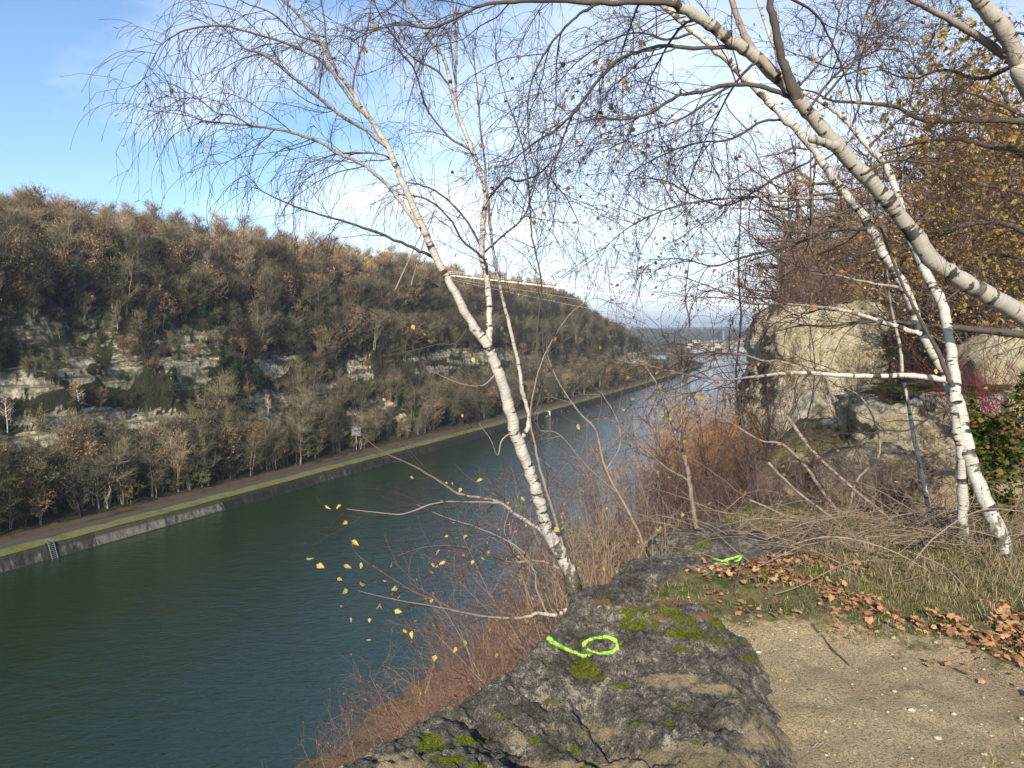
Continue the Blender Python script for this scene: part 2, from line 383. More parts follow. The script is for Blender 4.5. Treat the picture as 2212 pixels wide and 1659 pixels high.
for i in range(len(qy)-1):
    near = 70 < qy[i] < 330
    Y = np.linspace(qy[i]+.03, qy[i+1]-.03, 9)
    hh = np.array([-.6, 0.10, .6, 1.2, 1.8, 2.1, 2.16]); nn = np.array([-.25, -.02, .24, .48, .72, .84, 1.0])
    A, Hh = np.meshgrid(Y, hh, indexing='ij'); Nn = np.broadcast_to(nn, A.shape)+.03*fbm(A*.3, Hh, s=12)
    V = LB(A, Nn, Hh); V = V.reshape(-1, 3)-np.array(qw.location)
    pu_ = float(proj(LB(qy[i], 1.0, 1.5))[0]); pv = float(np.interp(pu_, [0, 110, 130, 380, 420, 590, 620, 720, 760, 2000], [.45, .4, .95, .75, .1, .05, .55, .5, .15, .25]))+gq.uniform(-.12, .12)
    pans[i] = (V, grid(*A.shape), Hh.ravel()/2.16, np.full(V.shape[0], pv))
nearp = [i for i in pans if 70 < qy[i] < 400]; farp = [i for i in pans if i not in nearp]
for i in nearp:
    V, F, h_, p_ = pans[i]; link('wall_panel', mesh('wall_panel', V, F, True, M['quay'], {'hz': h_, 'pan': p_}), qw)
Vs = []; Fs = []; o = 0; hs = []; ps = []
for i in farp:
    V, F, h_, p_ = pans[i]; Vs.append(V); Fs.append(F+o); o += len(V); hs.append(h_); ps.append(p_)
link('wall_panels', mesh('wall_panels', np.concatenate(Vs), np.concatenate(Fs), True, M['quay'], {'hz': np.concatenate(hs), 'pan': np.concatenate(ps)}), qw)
def box(Vl, Fl, c, ax, ay, az):
    c = np.asarray(c, float); n = sum(len(v) for v in Vl)
    s = np.array([(-1, -1, -1), (1, -1, -1), (1, 1, -1), (-1, 1, -1), (-1, -1, 1), (1, -1, 1), (1, 1, 1), (-1, 1, 1)])
    Vl.append(c+s[:, :1]*np.asarray(ax)+s[:, 1:2]*np.asarray(ay)+s[:, 2:]*np.asarray(az))
    Fl.append(np.array([(0, 3, 2, 1), (4, 5, 6, 7), (0, 1, 5, 4), (1, 2, 6, 5), (2, 3, 7, 6), (3, 0, 4, 7)])+n)
def boxes(name, lst, mat, parent=None):
    Vl, Fl = [], []
    for b in lst: box(Vl, Fl, *b)
    return link(name, mesh(name, np.concatenate(Vl), np.concatenate(Fl), False, mat), parent)
M['steel'] = plain('galvanised_steel', (.32, .33, .34), .45, .2, 2, .5, .4)
M['whitep'] = plain('white_paint', (.70, .68, .58), .5, .08, 1, .4)
M['mastp'] = plain('weathered_mast', (.24, .22, .17), .7, .1, 1)
M['paleconc'] = plain('pale_concrete', (.55, .53, .48), .85, .15, 1)
# ladder on a near-black slab that paints the shade of its niche
fp = G(122, 1200, .2); Yl = float(fp[1]-.8)
a0 = LB(Yl, -.12, .0); a1 = LB(Yl, .84, 2.45); up = (a1-a0)/2; mid = (a0+a1)/2
tx, tdx = edge(Yl); tan = np.array([tdx, 1, 0])/math.hypot(tdx, 1); nrm = np.array([tan[1], -tan[0], 0])
lad = empty('ladder', a0); L0 = a0
tag(lad, 'steel ladder let into the quay wall at the waterline, far left', 'ladder')
M['dull'] = plain('dull_steel', (.17, .17, .165), .6, .2, 2, .4)
for s in (-1, 1): boxes('rail', [(mid-L0+tan*.42*s+nrm*.1, tan*.045, up, nrm*.05)], M['dull'], lad)
for k in range(9):
    boxes('rung', [(up*2*(k+.5)/9+nrm*.1, tan*.42, up/np.linalg.norm(up)*.035, nrm*.035)], M['dull'], lad)
boxes('recess_shade', [(mid-L0-nrm*.02, tan*.75, up*.98, nrm*.03)], plain('painted_recess_shade', (.02, .02, .02), .9), lad)
hoop = Tubes(); th = np.linspace(0, math.pi, 9)
hoop.add([(a1-L0)+tan*.42*math.cos(x)-nrm*(1.1*math.sin(x)) + np.array([0, 0, .25*math.sin(x)]) for x in th], .035, 5); hoop.build('hand_hoop', M['dull'], lad)
# pale stepped landing in the wall further on
sp_ = G(1190, 893, 1.6); Ys = float(sp_[1]); tx, tdx = edge(Ys); tan2 = np.array([tdx, 1, 0])/math.hypot(tdx, 1); nr2 = np.array([tan2[1], -tan2[0], 0])
stp = empty('landing_steps', LB(Ys, 0.4, 0)); tag(stp, 'pale concrete landing steps set into the quay wall in the middle distance', 'steps')
for k in range(5): boxes('step', [(-nr2*(.25*k)+np.array([0, 0, .25+.42*k]), tan2*2.2, nr2*.35, (0, 0, .2))], M['paleconc'], stp)
boxes('side_wall', [(np.array([0, 0, 1.1])+tan2*2.5-nr2*.5, tan2*.25, nr2*.9, (0, 0, 1.2))], M['paleconc'], stp)
# grey board on a post by the towpath
bp = G(758, 975, 3.5); bY = float(bp[1]); bl = LB(bY, 9.2, 3.6); bl[2] = float(left_h(np.array(bY), np.array(9.2)))
sg = empty('canal_sign', bl); tag(sg, 'grey shipping sign boards seen from behind on a steel post beside the towpath', 'sign')
pt = Tubes(); pt.add([(0, 0, -.3), (0, 0, 6.2)], .12, 8); pt.build('post', M['steel'], sg)
boxes('board', [((-.75, 0, 5.0), (.45, 0, 0), (0, .04, 0), (0, 0, 1.2))], M['dull'], sg)
boxes('board', [((.75, 0.1, 4.9), (.45, 0, 0), (0, .04, 0), (0, 0, 1.2))], M['dull'], sg)
boxes('bracket', [((0, .05, 5.6), (1.2, 0, 0), (0, .05, 0), (0, 0, .06)), ((0, .05, 4.4), (1.2, 0, 0), (0, .05, 0), (0, 0, .06))], M['steel'], sg)

# ---------------------------------------------------------------- far valley: land beyond the water, hills, town
t = NT('far_land'); p = t.pos()
c = t.ramp(t.noise(p, .006, 6, .65), [(.35, (.06, .055, .03)), (.5, (.09, .085, .04)), (.62, (.05, .055, .03))]); t.bsdf(c, 1, spec=.1); M['land'] = t.m
gx = np.linspace(-2600, 5200, 150); gy = np.concatenate([np.linspace(955, 1500, 30), np.linspace(1560, 9500, 60)])
a, b = np.meshgrid(gx, gy, indexing='ij')
z = 2+14*sst(1000, 1500, b)+16*sst(1500, 3300, b)*(1+.5*fbm(a*.0012, b*.0012, s=31))+6*fbm(a*.004, b*.004, s=33)*sst(1100, 1900, b)+14*sst(4200, 7500, b)*(1+.8*fbm(a*.0007, b*.0007, s=39))
z = np.where(b < 970, -1.5, np.maximum(z, .8))
tag(link('far_hills', mesh('far_hills', np.stack([a, b, z], -1).reshape(-1, 3), grid(len(gx), len(gy)), True, M['land'])), kind='structure')
def landz(x, y):
    return float(np.maximum(2+14*sst(1000, 1500, y)+16*sst(1500, 3300, y)*(1+.5*fbm(x*.0012, y*.0012, s=31))+6*fbm(x*.004, y*.004, s=33)*sst(1100, 1900, y), .8))
M['render_w'] = plain('pale_render', (.36, .35, .33), .9, .1, .5); M['render_c'] = plain('cream_render', (.52, .42, .30), .9, .1, .5)
M['roof_r'] = plain('red_tiles', (.17, .13, .11), .9, .2, .5); M['roof_g'] = plain('slate', (.09, .09, .10), .8, .2, .5)
M['win'] = plain('window_glass', (.03, .035, .045), .15, .1, 1, .6)
gh = np.random.default_rng(11)
hw = ['white', 'cream', 'pale']; houses = []
for i in range(26):
    u = 1492+i*7.2+gh.uniform(-3, 3); Yh = 985+gh.uniform(0, 330)
    x = float(P(u, 780, Yh)[0]); houses.append((u, x, Yh))
houses.sort(key=lambda q: (q[0]))
ORD = 'first second third fourth fifth sixth seventh eighth ninth tenth eleventh twelfth thirteenth fourteenth fifteenth sixteenth seventeenth eighteenth nineteenth twentieth'.split()
def ordn(i):
    if i < 20: return ORD[i]
    T = {2: 'twenty', 3: 'thirty', 4: 'forty', 5: 'fifty', 6: 'sixty', 7: 'seventy', 8: 'eighty', 9: 'ninety'}
    n = i+1; a, b = divmod(n, 10)
    if b: return T[a]+'-'+ORD[b-1]
    return {30: 'thirtieth', 40: 'fortieth', 50: 'fiftieth', 60: 'sixtieth', 70: 'seventieth', 80: 'eightieth', 90: 'ninetieth'}[n]
for i, (u, x, Yh) in enumerate(houses):
    L, D, H = gh.uniform(8, 16)/2, gh.uniform(7, 10)/2, gh.uniform(5, 8); red = gh.random() < .55; wh = gh.random() < .7
    o = empty('house', (x, Yh, landz(x, Yh)-.3), gh.uniform(-.6, .6))
    tag(o, f"{'white' if wh else 'cream'} house with {'red' if red else 'grey'} roof across the water, {ordn(i)} from the left in the far town", 'house', 'houses of the far town')
    boxes('wall', [((0, 0, H/2), (L, 0, 0), (0, D, 0), (0, 0, H/2))], M['render_w'] if wh else M['render_c'], o)
    V = np.array([(-L-.3, -D-.4, H), (L+.3, -D-.4, H), (L+.3, D+.4, H), (-L-.3, D+.4, H), (-L-.3, 0, H+D*.9), (L+.3, 0, H+D*.9)])
    me = mesh('roof', V, [np.array([(0, 1, 5, 4), (2, 3, 4, 5)]), np.array([(1, 2, 5), (3, 0, 4)])], False, M['roof_r'] if red else M['roof_g']); link('roof', me, o)
    for k in range(3):
        boxes('window', [((-L*.6+k*L*.6, -D-.02, H*.55), (.6, 0, 0), (0, .05, 0), (0, 0, .8))], M['win'], o)
tw = P(1562, 760, 1400.); tz = landz(tw[0], 1400.)
o = empty('tower', (tw[0], 1400, tz)); tag(o, 'slim grey tower rising above the far town', 'tower')
tt = Tubes(); tt.add([(0, 0, 0), (0, 0, 12), (0, 0, 18)], [2.6, 2.0, 2.4], 12); tt.build('shaft', M['dull'], o)
tt = Tubes(); tt.add([(0, 0, 18), (0, 0, 20.5)], [2.3, .2], 12); tt.build('cap', M['roof_g'], o)

# ---------------------------------------------------------------- suspension footbridge
A0 = P(1005*1.0-65, 590, 260.)
kn = [(0, 940, 590), (40, 1147, 613), (79, 1382, 643), (97, 1508, 655)]
ax = P(940, 590, 260.); dirb = np.array([.877, -.48]);
def bpt(u):
    return ax[:2]+dirb*u
zs = []
for u_, pu, pv in kn:
    q_ = bpt(u_); r_ = ray(pu, pv); zs.append(35+r_[2]/r_[1]*q_[1])
kz = np.array(zs+[zs[-1]-1.2, zs[-1]-1.3, zs[-1]+.3, zs[-1]+2.5]); ku = np.array([0, 40, 79, 97, 115, 130, 155, 180])
def bz(u): return np.interp(u, ku, kz)
U = np.linspace(4, 180, 60); zb = np.convolve(np.pad(bz(U), 2, 'edge'), np.ones(5)/5, 'valid')
C = np.stack([ax[0]+dirb[0]*U, ax[1]+dirb[1]*U, zb], 1); side = np.array([.48, .877, 0])
br = empty('suspension_footbridge', C[0]); tag(br, 'long white suspension footbridge hanging high across the canal', 'footbridge')
B0 = C[0]; C = C-B0
V = []; 
for s, h in ((-1, 0), (1, 0), (1, -.55), (-1, -.55)): V.append(C+side*.6*s+np.array([0, 0, h*.75]))
V = np.stack(V, 1).reshape(-1, 3); n = len(C); i = np.arange(n-1)[:, None]*4; j = np.arange(4)[None]
F = np.stack([i+j, i+(j+1) % 4, i+4+(j+1) % 4, i+4+j], -1).reshape(-1, 4)
link('deck', mesh('deck', V, F, False, M['whitep']), br)
for s in (-1, 1):
    h = Tubes(); h.add(C+side*.8*s+np.array([0, 0, 1.25]), .045, 5); h.add(C+side*.8*s+np.array([0, 0, .65]), .04, 4)
    for k in range(0, n, 1): h.add([C[k]+side*.8*s, C[k]+side*.8*s+np.array([0, 0, 1.25])], .045, 4)
    h.build('railing', M['whitep'], br)
    m = Tubes(); q_ = C.copy(); q_[:, 2] += 1.3+5.5*np.clip(1-(U+4)/88, 0, 1)**1.7+5.5*np.clip((U-100)/80, 0, 1)**1.7; m.add(q_+side*1.1*s, .05, 5); m.build('cable', M['whitep'], br)
    m = Tubes(); q_ = C.copy(); q_[:, 2] -= .6+np.clip(8*(1-np.abs(U-50)/60), 0, 8)*0+6*np.sin(np.clip((184-U)/188, 0, 1)*math.pi)*(.5 if s < 0 else 1); m.add(q_+side*s*4*np.sin(np.clip((U+4)/184, 0, 1)*math.pi)[:, None], .025, 4); m.build('stay_cable', M['whitep'], br)
f1 = P(852, 612, 262.)-B0; f2 = P(888, 598, 268.)-B0; tp = P(940, 452, 264.)-B0
for f in (f1, f2):
    m = Tubes(); m.add([f+(0, 0, -3), f*.45+tp*.55, tp], [.30, .24, .14], 8); m.build('mast', M['mastp'], br)
for s in (-1, 1):
    m = Tubes(); m.add([tp, C[2]+side*s+np.array([0, 0, 6])], .06, 4); m.add([tp, f1+np.array([-25, 10, 0])+side*3*s], .06, 4); m.build('back_stay', M['whitep'], br)

# ---------------------------------------------------------------- trees of the far slope
def far_tree(seed, h, spread, stems, limbs, twigs, leaves, tw_len, leafz, base=.3, twr=.03, lean=.1, shape='round', rise=(.4, 1.3)):
    g = np.random.default_rng(seed); T = Tubes(); Cn = Tubes(); Lf = Leaves()
    for s in range(stems):
        a = g.uniform(0, 6.28); ln = g.uniform(.0, spread*.5) if stems > 1 else g.uniform(0, lean*h)
        hh = h*g.uniform(.8, 1.0); top = np.array([math.cos(a)*ln, math.sin(a)*ln, hh])
        b0 = np.array([math.cos(a), math.sin(a), 0])*(.15*stems if stems > 1 else 0)
        k = np.linspace(0, 1, 7)[:, None]; st = b0*(1-k)+top*k**np.array([1.4, 1.4, 1]); st[1:-1] += g.normal(size=(5, 3))*h*.012
        T.add(st, np.linspace(h*.012+.03, .02, 7), 5)
        for l in range(limbs):
            f = base+(1-base)*g.random()**.8*.97; p0 = st[0]*0+np.array([np.interp(f, k[:, 0], st[:, i]) for i in range(3)])
            an = g.uniform(0, 6.28)
            env = spread*math.sin(min(1, (1.05-f)/(1.05-base)*.9+.15)*math.pi*.62) if shape == 'round' else spread*(1.1-f)
            ll = env*g.uniform(.55, 1.15); d = np.array([math.cos(an), math.sin(an), g.uniform(*rise)]); d /= np.linalg.norm(d)
            e = p0+d*ll; m_ = (p0+e)/2+np.array([0, 0, -.06*ll])
            T.add([p0, m_, e], [.05, .035, .015], 3)
            for q in range(twigs):
                f2 = g.random()**.6; s0 = p0+(e-p0)*f2; d2 = d+g.normal(size=3)*.75; d2[2] += .35; d2 /= np.linalg.norm(d2)
                L2 = tw_len*g.uniform(.5, 1.3); s1 = s0+d2*L2*.5+g.normal(size=3)*.08; s2 = s0+d2*L2+g.normal(size=3)*.15
                Cn.add([s0, s1, s2], [twr, twr*.8, twr*.35], 3)
                nl = leaves if leaves == int(leaves) else int(leaves)+(g.random() < leaves % 1)
                for _ in range(int(nl)):
                    Lf.add(s0+(s2-s0)*g.random()+g.normal(size=3)*.16, leafz*g.uniform(.5, 1.3))
    return T, Cn, Lf
def merge_crown(Cn, Lf, name, mats, seed, parent):
    V = np.concatenate(Cn.V); F = np.concatenate(Cn.F); nf = len(F)
    fl = 0
    if Lf.c:
        c = np.concatenate(Lf.c); z = np.concatenate(Lf.sz)[:, None]; n = len(c); g = np.random.default_rng(seed)
        d = g.normal(size=(n, 3)); d /= np.linalg.norm(d, axis=1)[:, None]; q = g.normal(size=(n, 3)); w_ = np.cross(d, q); w_ /= np.linalg.norm(w_, axis=1)[:, None]
        V2 = np.stack([c-d*z*.5, c+w_*z*.4, c+d*z*.5, c-w_*z*.4], 1).reshape(-1, 3); F2 = np.arange(n)[:, None]*4+np.arange(4)[None]+len(V)
        V = np.concatenate([V, V2]); F = np.concatenate([F, F2]); fl = n
    me = mesh(name, V, F, False); me.materials.append(mats[0]); me.materials.append(mats[1])
    mi = np.zeros(len(F), np.int32); mi[nf:] = 1; me.polygons.foreach_set('material_index', mi)
    return link(name, me, parent)
KIND = {
 # name: (label words, params, stem, twig, leaf colours)
 'rust':   ('rust brown leafy tree', dict(h=9, spread=3.2, stems=3, limbs=10, twigs=8, leaves=3, tw_len=1.3, leafz=.26), (.16, .12, .09), ((.11, .08, .055), (.29, .21, .145)), ((.22, .125, .06), (.42, .26, .135))),
 'tan':    ('bare tan tree', dict(h=11, spread=2.7, stems=4, twr=.022, limbs=12, twigs=13, leaves=.5, tw_len=1.5, leafz=.2), (.26, .20, .14), ((.20, .15, .095), (.42, .32, .21)), ((.32, .20, .09), (.48, .32, .15))),
 'grey':   ('bare grey-brown tree', dict(h=10, spread=3.0, stems=3, twr=.022, limbs=13, twigs=14, leaves=.25, tw_len=1.6, leafz=.2, base=.15), (.24, .20, .155), ((.085, .077, .046), (.205, .18, .11)), ((.20, .17, .05), (.28, .22, .07))),
 'dark':   ('dark bare tree', dict(h=9, spread=2.8, stems=3, twr=.023, limbs=12, twigs=13, leaves=.8, tw_len=1.2, leafz=.22, base=.1), (.05, .042, .035), ((.030, .028, .021), (.095, .080, .058)), ((.035, .033, .02), (.08, .06, .035))),  # very dark colours stand in for the shade on the middle slope
 'ivy':    ('dark green ivy-clad tree', dict(h=8, spread=1.6, stems=1, limbs=26, twigs=7, leaves=7, tw_len=.8, leafz=.3, base=.03, shape='cone'), (.06, .05, .04), ((.05, .05, .03), (.10, .09, .05)), ((.012, .034, .012), (.04, .09, .022))),
 'gold':   ('golden leaved tree', dict(h=7, spread=2.6, stems=2, limbs=12, twigs=8, leaves=4, tw_len=1.1, leafz=.26), (.16, .12, .08), ((.17, .12, .07), (.28, .20, .12)), ((.34, .20, .035), (.52, .34, .08))),
 'olive':  ('olive green leafy tree', dict(h=6.5, spread=2.6, stems=2, limbs=14, twigs=8, leaves=3, tw_len=1.1, leafz=.24, base=.1), (.12, .10, .07), ((.13, .11, .06), (.24, .20, .11)), ((.085, .105, .025), (.22, .20, .05))),
 'white':  ('white-stemmed birch', dict(h=11, spread=1.8, stems=1, limbs=22, twigs=9, leaves=.4, tw_len=1.1, leafz=.18, base=.35), (.75, .70, .62), ((.25, .18, .14), (.42, .33, .26)), ((.4, .28, .1), (.5, .35, .12))),
}
VAR = {}
for kn_, (lab, prm, stc, twc, lfc) in KIND.items():
    if kn_ == 'white': sm = plain('pale_birch_stem', stc, .8, .15)
    else: sm = tint_mat(kn_+'_stem', tuple(k*.7 for k in stc), stc)
    ms = (tint_mat(kn_+'_twig', *twc), tint_mat(kn_+'_leaf', *lfc)); VAR[kn_] = []
    for v in range(3 if kn_ in ('rust', 'tan', 'grey', 'dark') else 2):
        T, Cn, Lf = far_tree(100+v*7+len(kn_)*13+ord(kn_[0]), **prm); VAR[kn_].append((T, Cn, Lf, sm, ms, v))
PROTO = {}
def place_tree(kind, v, loc, s, rz, label, group, name=None, cat=None):
    key = (kind, v); name = name or {'white': 'birch_tree', 'ivy': 'ivy_clad_tree'}.get(kind, 'tree')
    o = empty(name, loc, rz, s); tag(o, label, cat or 'tree', group)
    if key not in PROTO:
        T, Cn, Lf, sm, ms, _ = VAR[kind][v]
        a = T.build('trunk', sm, o); b = merge_crown(Cn, Lf, 'crown', ms, v, o); PROTO[key] = (a, b)
    else:
        for src in PROTO[key]:
            c = src.copy(); c.name = src.name.split('.')[0]; COL.objects.link(c); c.parent = o
    return o
gt = np.random.default_rng(77)
def spot(Y, n): 
    z = float(left_h(np.array(float(Y)), np.array(float(n)))); p = LB(float(Y), float(n), z); return np.array([p[0], p[1], z])
crest = []
Ycur = 62.0
while Ycur < 470:
    n = 62+gt.uniform(-4, 8); k = gt.choice(['rust', 'tan', 'tan', 'grey', 'dark', 'rust']) if Ycur < 250 else gt.choice(['gold', 'tan', 'olive', 'gold', 'tan'])
    s = gt.uniform(.95, 1.4); crest.append((k, Ycur, n, s)); Ycur += gt.uniform(3.0, 5.6)*(1 if Ycur < 200 else 1.9)
row = []; Ycur = 78.0
while Ycur < 330:
    n = 12+gt.uniform(-2.5, 3); k = gt.choice(['grey', 'grey', 'grey', 'olive', 'tan', 'ivy', 'rust'], p=[.27, .2, .15, .16, .07, .1, .05]); row.append((k, Ycur, n, gt.uniform(.75, 1.15))); Ycur += gt.uniform(3.6, 6)*(1 if Ycur < 180 else 1.6)
def lay(lst, where, group):
    it = []
    for k, Y, n, s in lst:
        p = spot(Y, n); it.append((float(proj(p)[0]), k, p, s))
    it.sort(key=lambda q: q[0]); vis = [q for q in it if -60 < q[0] < 1640]
    for i, (u, k, p, s) in enumerate(vis):
        place_tree(k, int(gt.integers(len(VAR[k]))), p-np.array([0, 0, .3]), s, gt.uniform(0, 6.28), f"{KIND[k][0]} {where}, {ordn(i)} from the left", group)
lay(crest, 'on the crest of the far slope', 'trees along the crest of the far slope')
lay(row, 'in the row behind the towpath', 'trees in the row behind the towpath')
# trees that stand out on the slope: traced to where they stand
def on_slope(u, v):
    best = None; r = ray(u, v); ts = np.arange(90, 900, .5); pts = EYE+r[None]*ts[:, None]
    for p in pts:
        x, dx = edge(p[1]); k = 1/math.sqrt(1+dx*dx); n = (x-p[0])*k
        if n > 10:
            Yf = p[1]-n*k*dx
            if p[2] < float(left_h(np.array(Yf), np.array(n))): return p
    return None
SPEC = [('white', 450, 650, 1.25, 'tall pale birch standing alone against the dark upper slope'), ('white', 172, 905, .75, 'slender white birch in front of the chalk ledge, left'), ('white', 18, 945, .8, 'slender white birch at the left edge below the chalk ledge'),
        ('white', 580, 900, .6, 'small white birch in front of the middle chalk face'), ('ivy', 375, 850, .9, 'ivy covered tree between the two white chalk faces'), ('ivy', 480, 800, .9, 'ivy covered tree at the right end of the chalk face'), ('ivy', 555, 840, 1.0, 'tall dark ivy column right of the pale chalk'),
        ('ivy', 680, 960, .9, 'dense dark green ivy tree close above the towpath'), ('ivy', 780, 870, 1.1, 'dark green ivy curtain hanging beside the chalk gully'), ('ivy', 880, 720, .9, 'dark ivy tree high on the slope behind the birch trunk'), ('gold', 575, 830, .5, 'small golden shrub on the middle ledge'),
        ('gold', 160, 860, .5, 'small yellow bush on the ledge below the white chalk'), ('gold', 410, 1075, .5, 'orange bush low beside the towpath'), ('rust', 790, 800, .45, 'small red leaved tree beside the ivy curtain'), ('gold', 980, 900, .7, 'yellow leaved tree just above the grassy bank'),
        ('gold', 1240, 830, .8, 'golden tree near the bank where the canal recedes'), ('gold', 965, 622, 1.1, 'golden tree hiding the near end of the footbridge'), ('tan', 925, 625, 1.2, 'tan tree beside the leaning masts of the footbridge'), ('gold', 1000, 560, 1.3, 'round golden tree on the skyline behind the birch fork'), ('olive', 90, 940, .9, 'light green leafy tree below the chalk strata, left'), ('gold', 560, 640, .45, 'small yellow tree on the dark upper slope')]
for k, u, v, s, lab in SPEC:
    p = on_slope(u, v)
    if p is not None: place_tree(k, 0 if k != 'ivy' else int(gt.integers(2)), p-np.array([0, 0, .6]), s, gt.uniform(0, 6.28), lab, None)
# the wood itself: countless, one object
pts, rot, scl, vid = [], [], [], []
keys = list(PROTO.keys()); kidx = {k: i for i, k in enumerate(keys)}
def kinds(n, Y, dk):
    if n < 26: return gt.choice(['grey', 'olive', 'rust', 'dark', 'ivy'], p=[.42, .22, .08, .18, .10])
    if n < 48: return gt.choice(['dark', 'grey', 'rust', 'ivy', 'olive'], p=[.38, .24, .09, .18, .11])
    if n < 58: return gt.choice(['dark', 'rust', 'grey', 'tan', 'ivy'], p=[.52, .16, .2, .07, .05])
    if Y > 240: return gt.choice(['gold', 'tan', 'olive', 'rust'], p=[.35, .3, .15, .2])
    return gt.choice(['rust', 'tan', 'grey', 'dark'], p=[.33, .37, .15, .15])
N_ = 16000; Ya = 40+600*gt.random(N_)**1.25; cz = gt.choice(5, N_, p=[.24, .14, .12, .34, .16]); lo_ = np.array([9, 26, 38, 30, 55.])[cz]; hi_ = np.array([26, 32, 43, 60, 100.])[cz]; na = gt.uniform(lo_, hi_)
za = left_h(Ya, na); Pa = LB(Ya, na, za); ua, va, fa = proj(Pa); sla = np.abs(left_h(Ya, na+.5)-left_h(Ya, na-.5)); up_ = np.array([0, 0, 1.])
sa_ = np.where(na < 55, gt.uniform(.5, 1.3, N_), gt.uniform(.75, 1.15, N_)); sa_ = np.where(sla > 1.2, sa_*gt.uniform(.45, .8, N_), sa_)
c0 = clearing(Pa+up_*1.0); c1 = np.maximum(clearing(Pa+up_*2), clearing(Pa+up_*(5*sa_)[:, None])); cb = np.maximum(clearing(Pa+up_*2, True), clearing(Pa+up_*5, True)); c2 = clearing(Pa+up_*(8*sa_)[:, None])
cnt = 0
for i_ in range(N_):
    Y, n, s = Ya[i_], na[i_], sa_[i_]
    if (Y > 330 and gt.random() < .5) or ua[i_] > 1640 or ua[i_] < -500: continue
    if c1[i_] > 0:
        if c0[i_] < 0: s = gt.uniform(.26, .5)
        elif gt.random() < .22+.70*cb[i_]: continue
        else: s = gt.uniform(.18, .34)+.15*(cb[i_] < .5)
    if 26 < n < 44 and c2[i_] > -.1: s *= .55
    if n < 24 and c2[i_] > 0: s *= .65
    k = kinds(n, Y, 0); cand = [q for q in keys if q[0] == k]
    if not cand: continue
    pts.append(Pa[i_]-up_*.4); rot.append((gt.uniform(-.12, .12), gt.uniform(-.12, .12), gt.uniform(0, 6.28))); scl.append(s*np.array([1.1, 1.1, gt.uniform(.85, 1.15)])); vid.append(kidx[cand[int(gt.integers(len(cand)))]]); cnt += 1
    if cnt > 7000: break
print('slope trees', cnt)
# undergrowth on the plateau beyond the headland side and right plateau use the same scatter
def scatter(name, pts, rot, scl, vid, keys):
    me = mesh(name, np.array(pts), [], attrs={'rot': np.array(rot), 'scl': np.array(scl), 'vid': np.array(vid, float)})
    o = link(name, me); tag(o, kind='stuff')
    ng = bpy.data.node_groups.new(name, 'GeometryNodeTree'); ng.interface.new_socket('Geometry', in_out='INPUT', socket_type='NodeSocketGeometry'); ng.interface.new_socket('Geometry', in_out='OUTPUT', socket_type='NodeSocketGeometry')
    gi = ng.nodes.new('NodeGroupInput'); go = ng.nodes.new('NodeGroupOutput'); jn = ng.nodes.new('GeometryNodeJoinGeometry')
    def at(nm, ty):
        a = ng.nodes.new('GeometryNodeInputNamedAttribute'); a.data_type = ty; a.inputs[0].default_value = nm; return a.outputs[0]
    for i in sorted(set(vid)):
        jj = ng.nodes.new('GeometryNodeJoinGeometry')
        for src in PROTO[keys[i]]:
            oi = ng.nodes.new('GeometryNodeObjectInfo'); oi.inputs['Object'].default_value = src; ng.links.new(oi.outputs['Geometry'], jj.inputs[0])
        cm = ng.nodes.new('FunctionNodeCompare'); cm.data_type = 'FLOAT'; cm.operation = 'EQUAL'; cm.inputs['Epsilon'].default_value = .1
        ng.links.new(at('vid', 'FLOAT'), cm.inputs[0]); cm.inputs[1].default_value = float(i)
        ip = ng.nodes.new('GeometryNodeInstanceOnPoints'); ng.links.new(gi.outputs[0], ip.inputs['Points']); ng.links.new(cm.outputs[0], ip.inputs['Selection']); ng.links.new(jj.outputs[0], ip.inputs['Instance'])
        er = ng.nodes.new('FunctionNodeEulerToRotation'); ng.links.new(at('rot', 'FLOAT_VECTOR'), er.inputs[0]); ng.links.new(er.outputs[0], ip.inputs['Rotation']); ng.links.new(at('scl', 'FLOAT_VECTOR'), ip.inputs['Scale'])
        ng.links.new(ip.outputs[0], jn.inputs[0])
    ng.links.new(jn.outputs[0], go.inputs[0])
    md = o.modifiers.new('scatter', 'NODES'); md.node_group = ng
    return o
scatter('hillside_wood', pts, rot, scl, vid, keys)
# ================================================================ the near side
def dcoord(x, y): return .48*y-.877*x          # metres out from the cliff-top line towards the canal
NPROF_D = np.array([-400, -60, -25, -8, -3, 1.2, 1.6, 2.2, 3.0, 5, 8, 12, 20, 32, 38, 42, 46.])
NPROF_Z = np.array([37, 37, 36, 34.2, 33.45, 33.4, 33.0, 31.3, 29.4, 26.2, 21.8, 16.8, 8.6, 2.2, .6, -.6, -1.6])
def right_h(x, y):
    d = dcoord(x, y); dd = d+.5*fbm(x*.25, y*.25, s=51, oct=3)*sst(6, 14, np.hypot(x, y))
    dd = dd - 6*sst(120, 300, y)*0
    z = np.interp(dd, NPROF_D, NPROF_Z)
    k = sst(4, 30, np.hypot(x, y))
    z = z-.85*np.exp(-((x-4.5)/1.9)**2-((y-8.3)/1.6)**2)
    return z+k*.9*fbm(x*.12, y*.12, s=52, oct=4)+.02*fbm(x*3, y*3, s=53)
# canal-side slope and plateau, one sheet (coarse far away, fine close by)
sy = np.concatenate([np.arange(-160, -12, 8.), np.arange(-12, 40, .7), np.arange(40, 120, 3.), np.arange(120, 640, 14.)])
sdv = np.concatenate([np.array([-900, -500, -300, -150, -90.]), np.arange(-60, -12, 3.), np.arange(-12, 14, .55), np.arange(14, 47, 1.6)])
A, D = np.meshgrid(sy, sdv, indexing='ij')
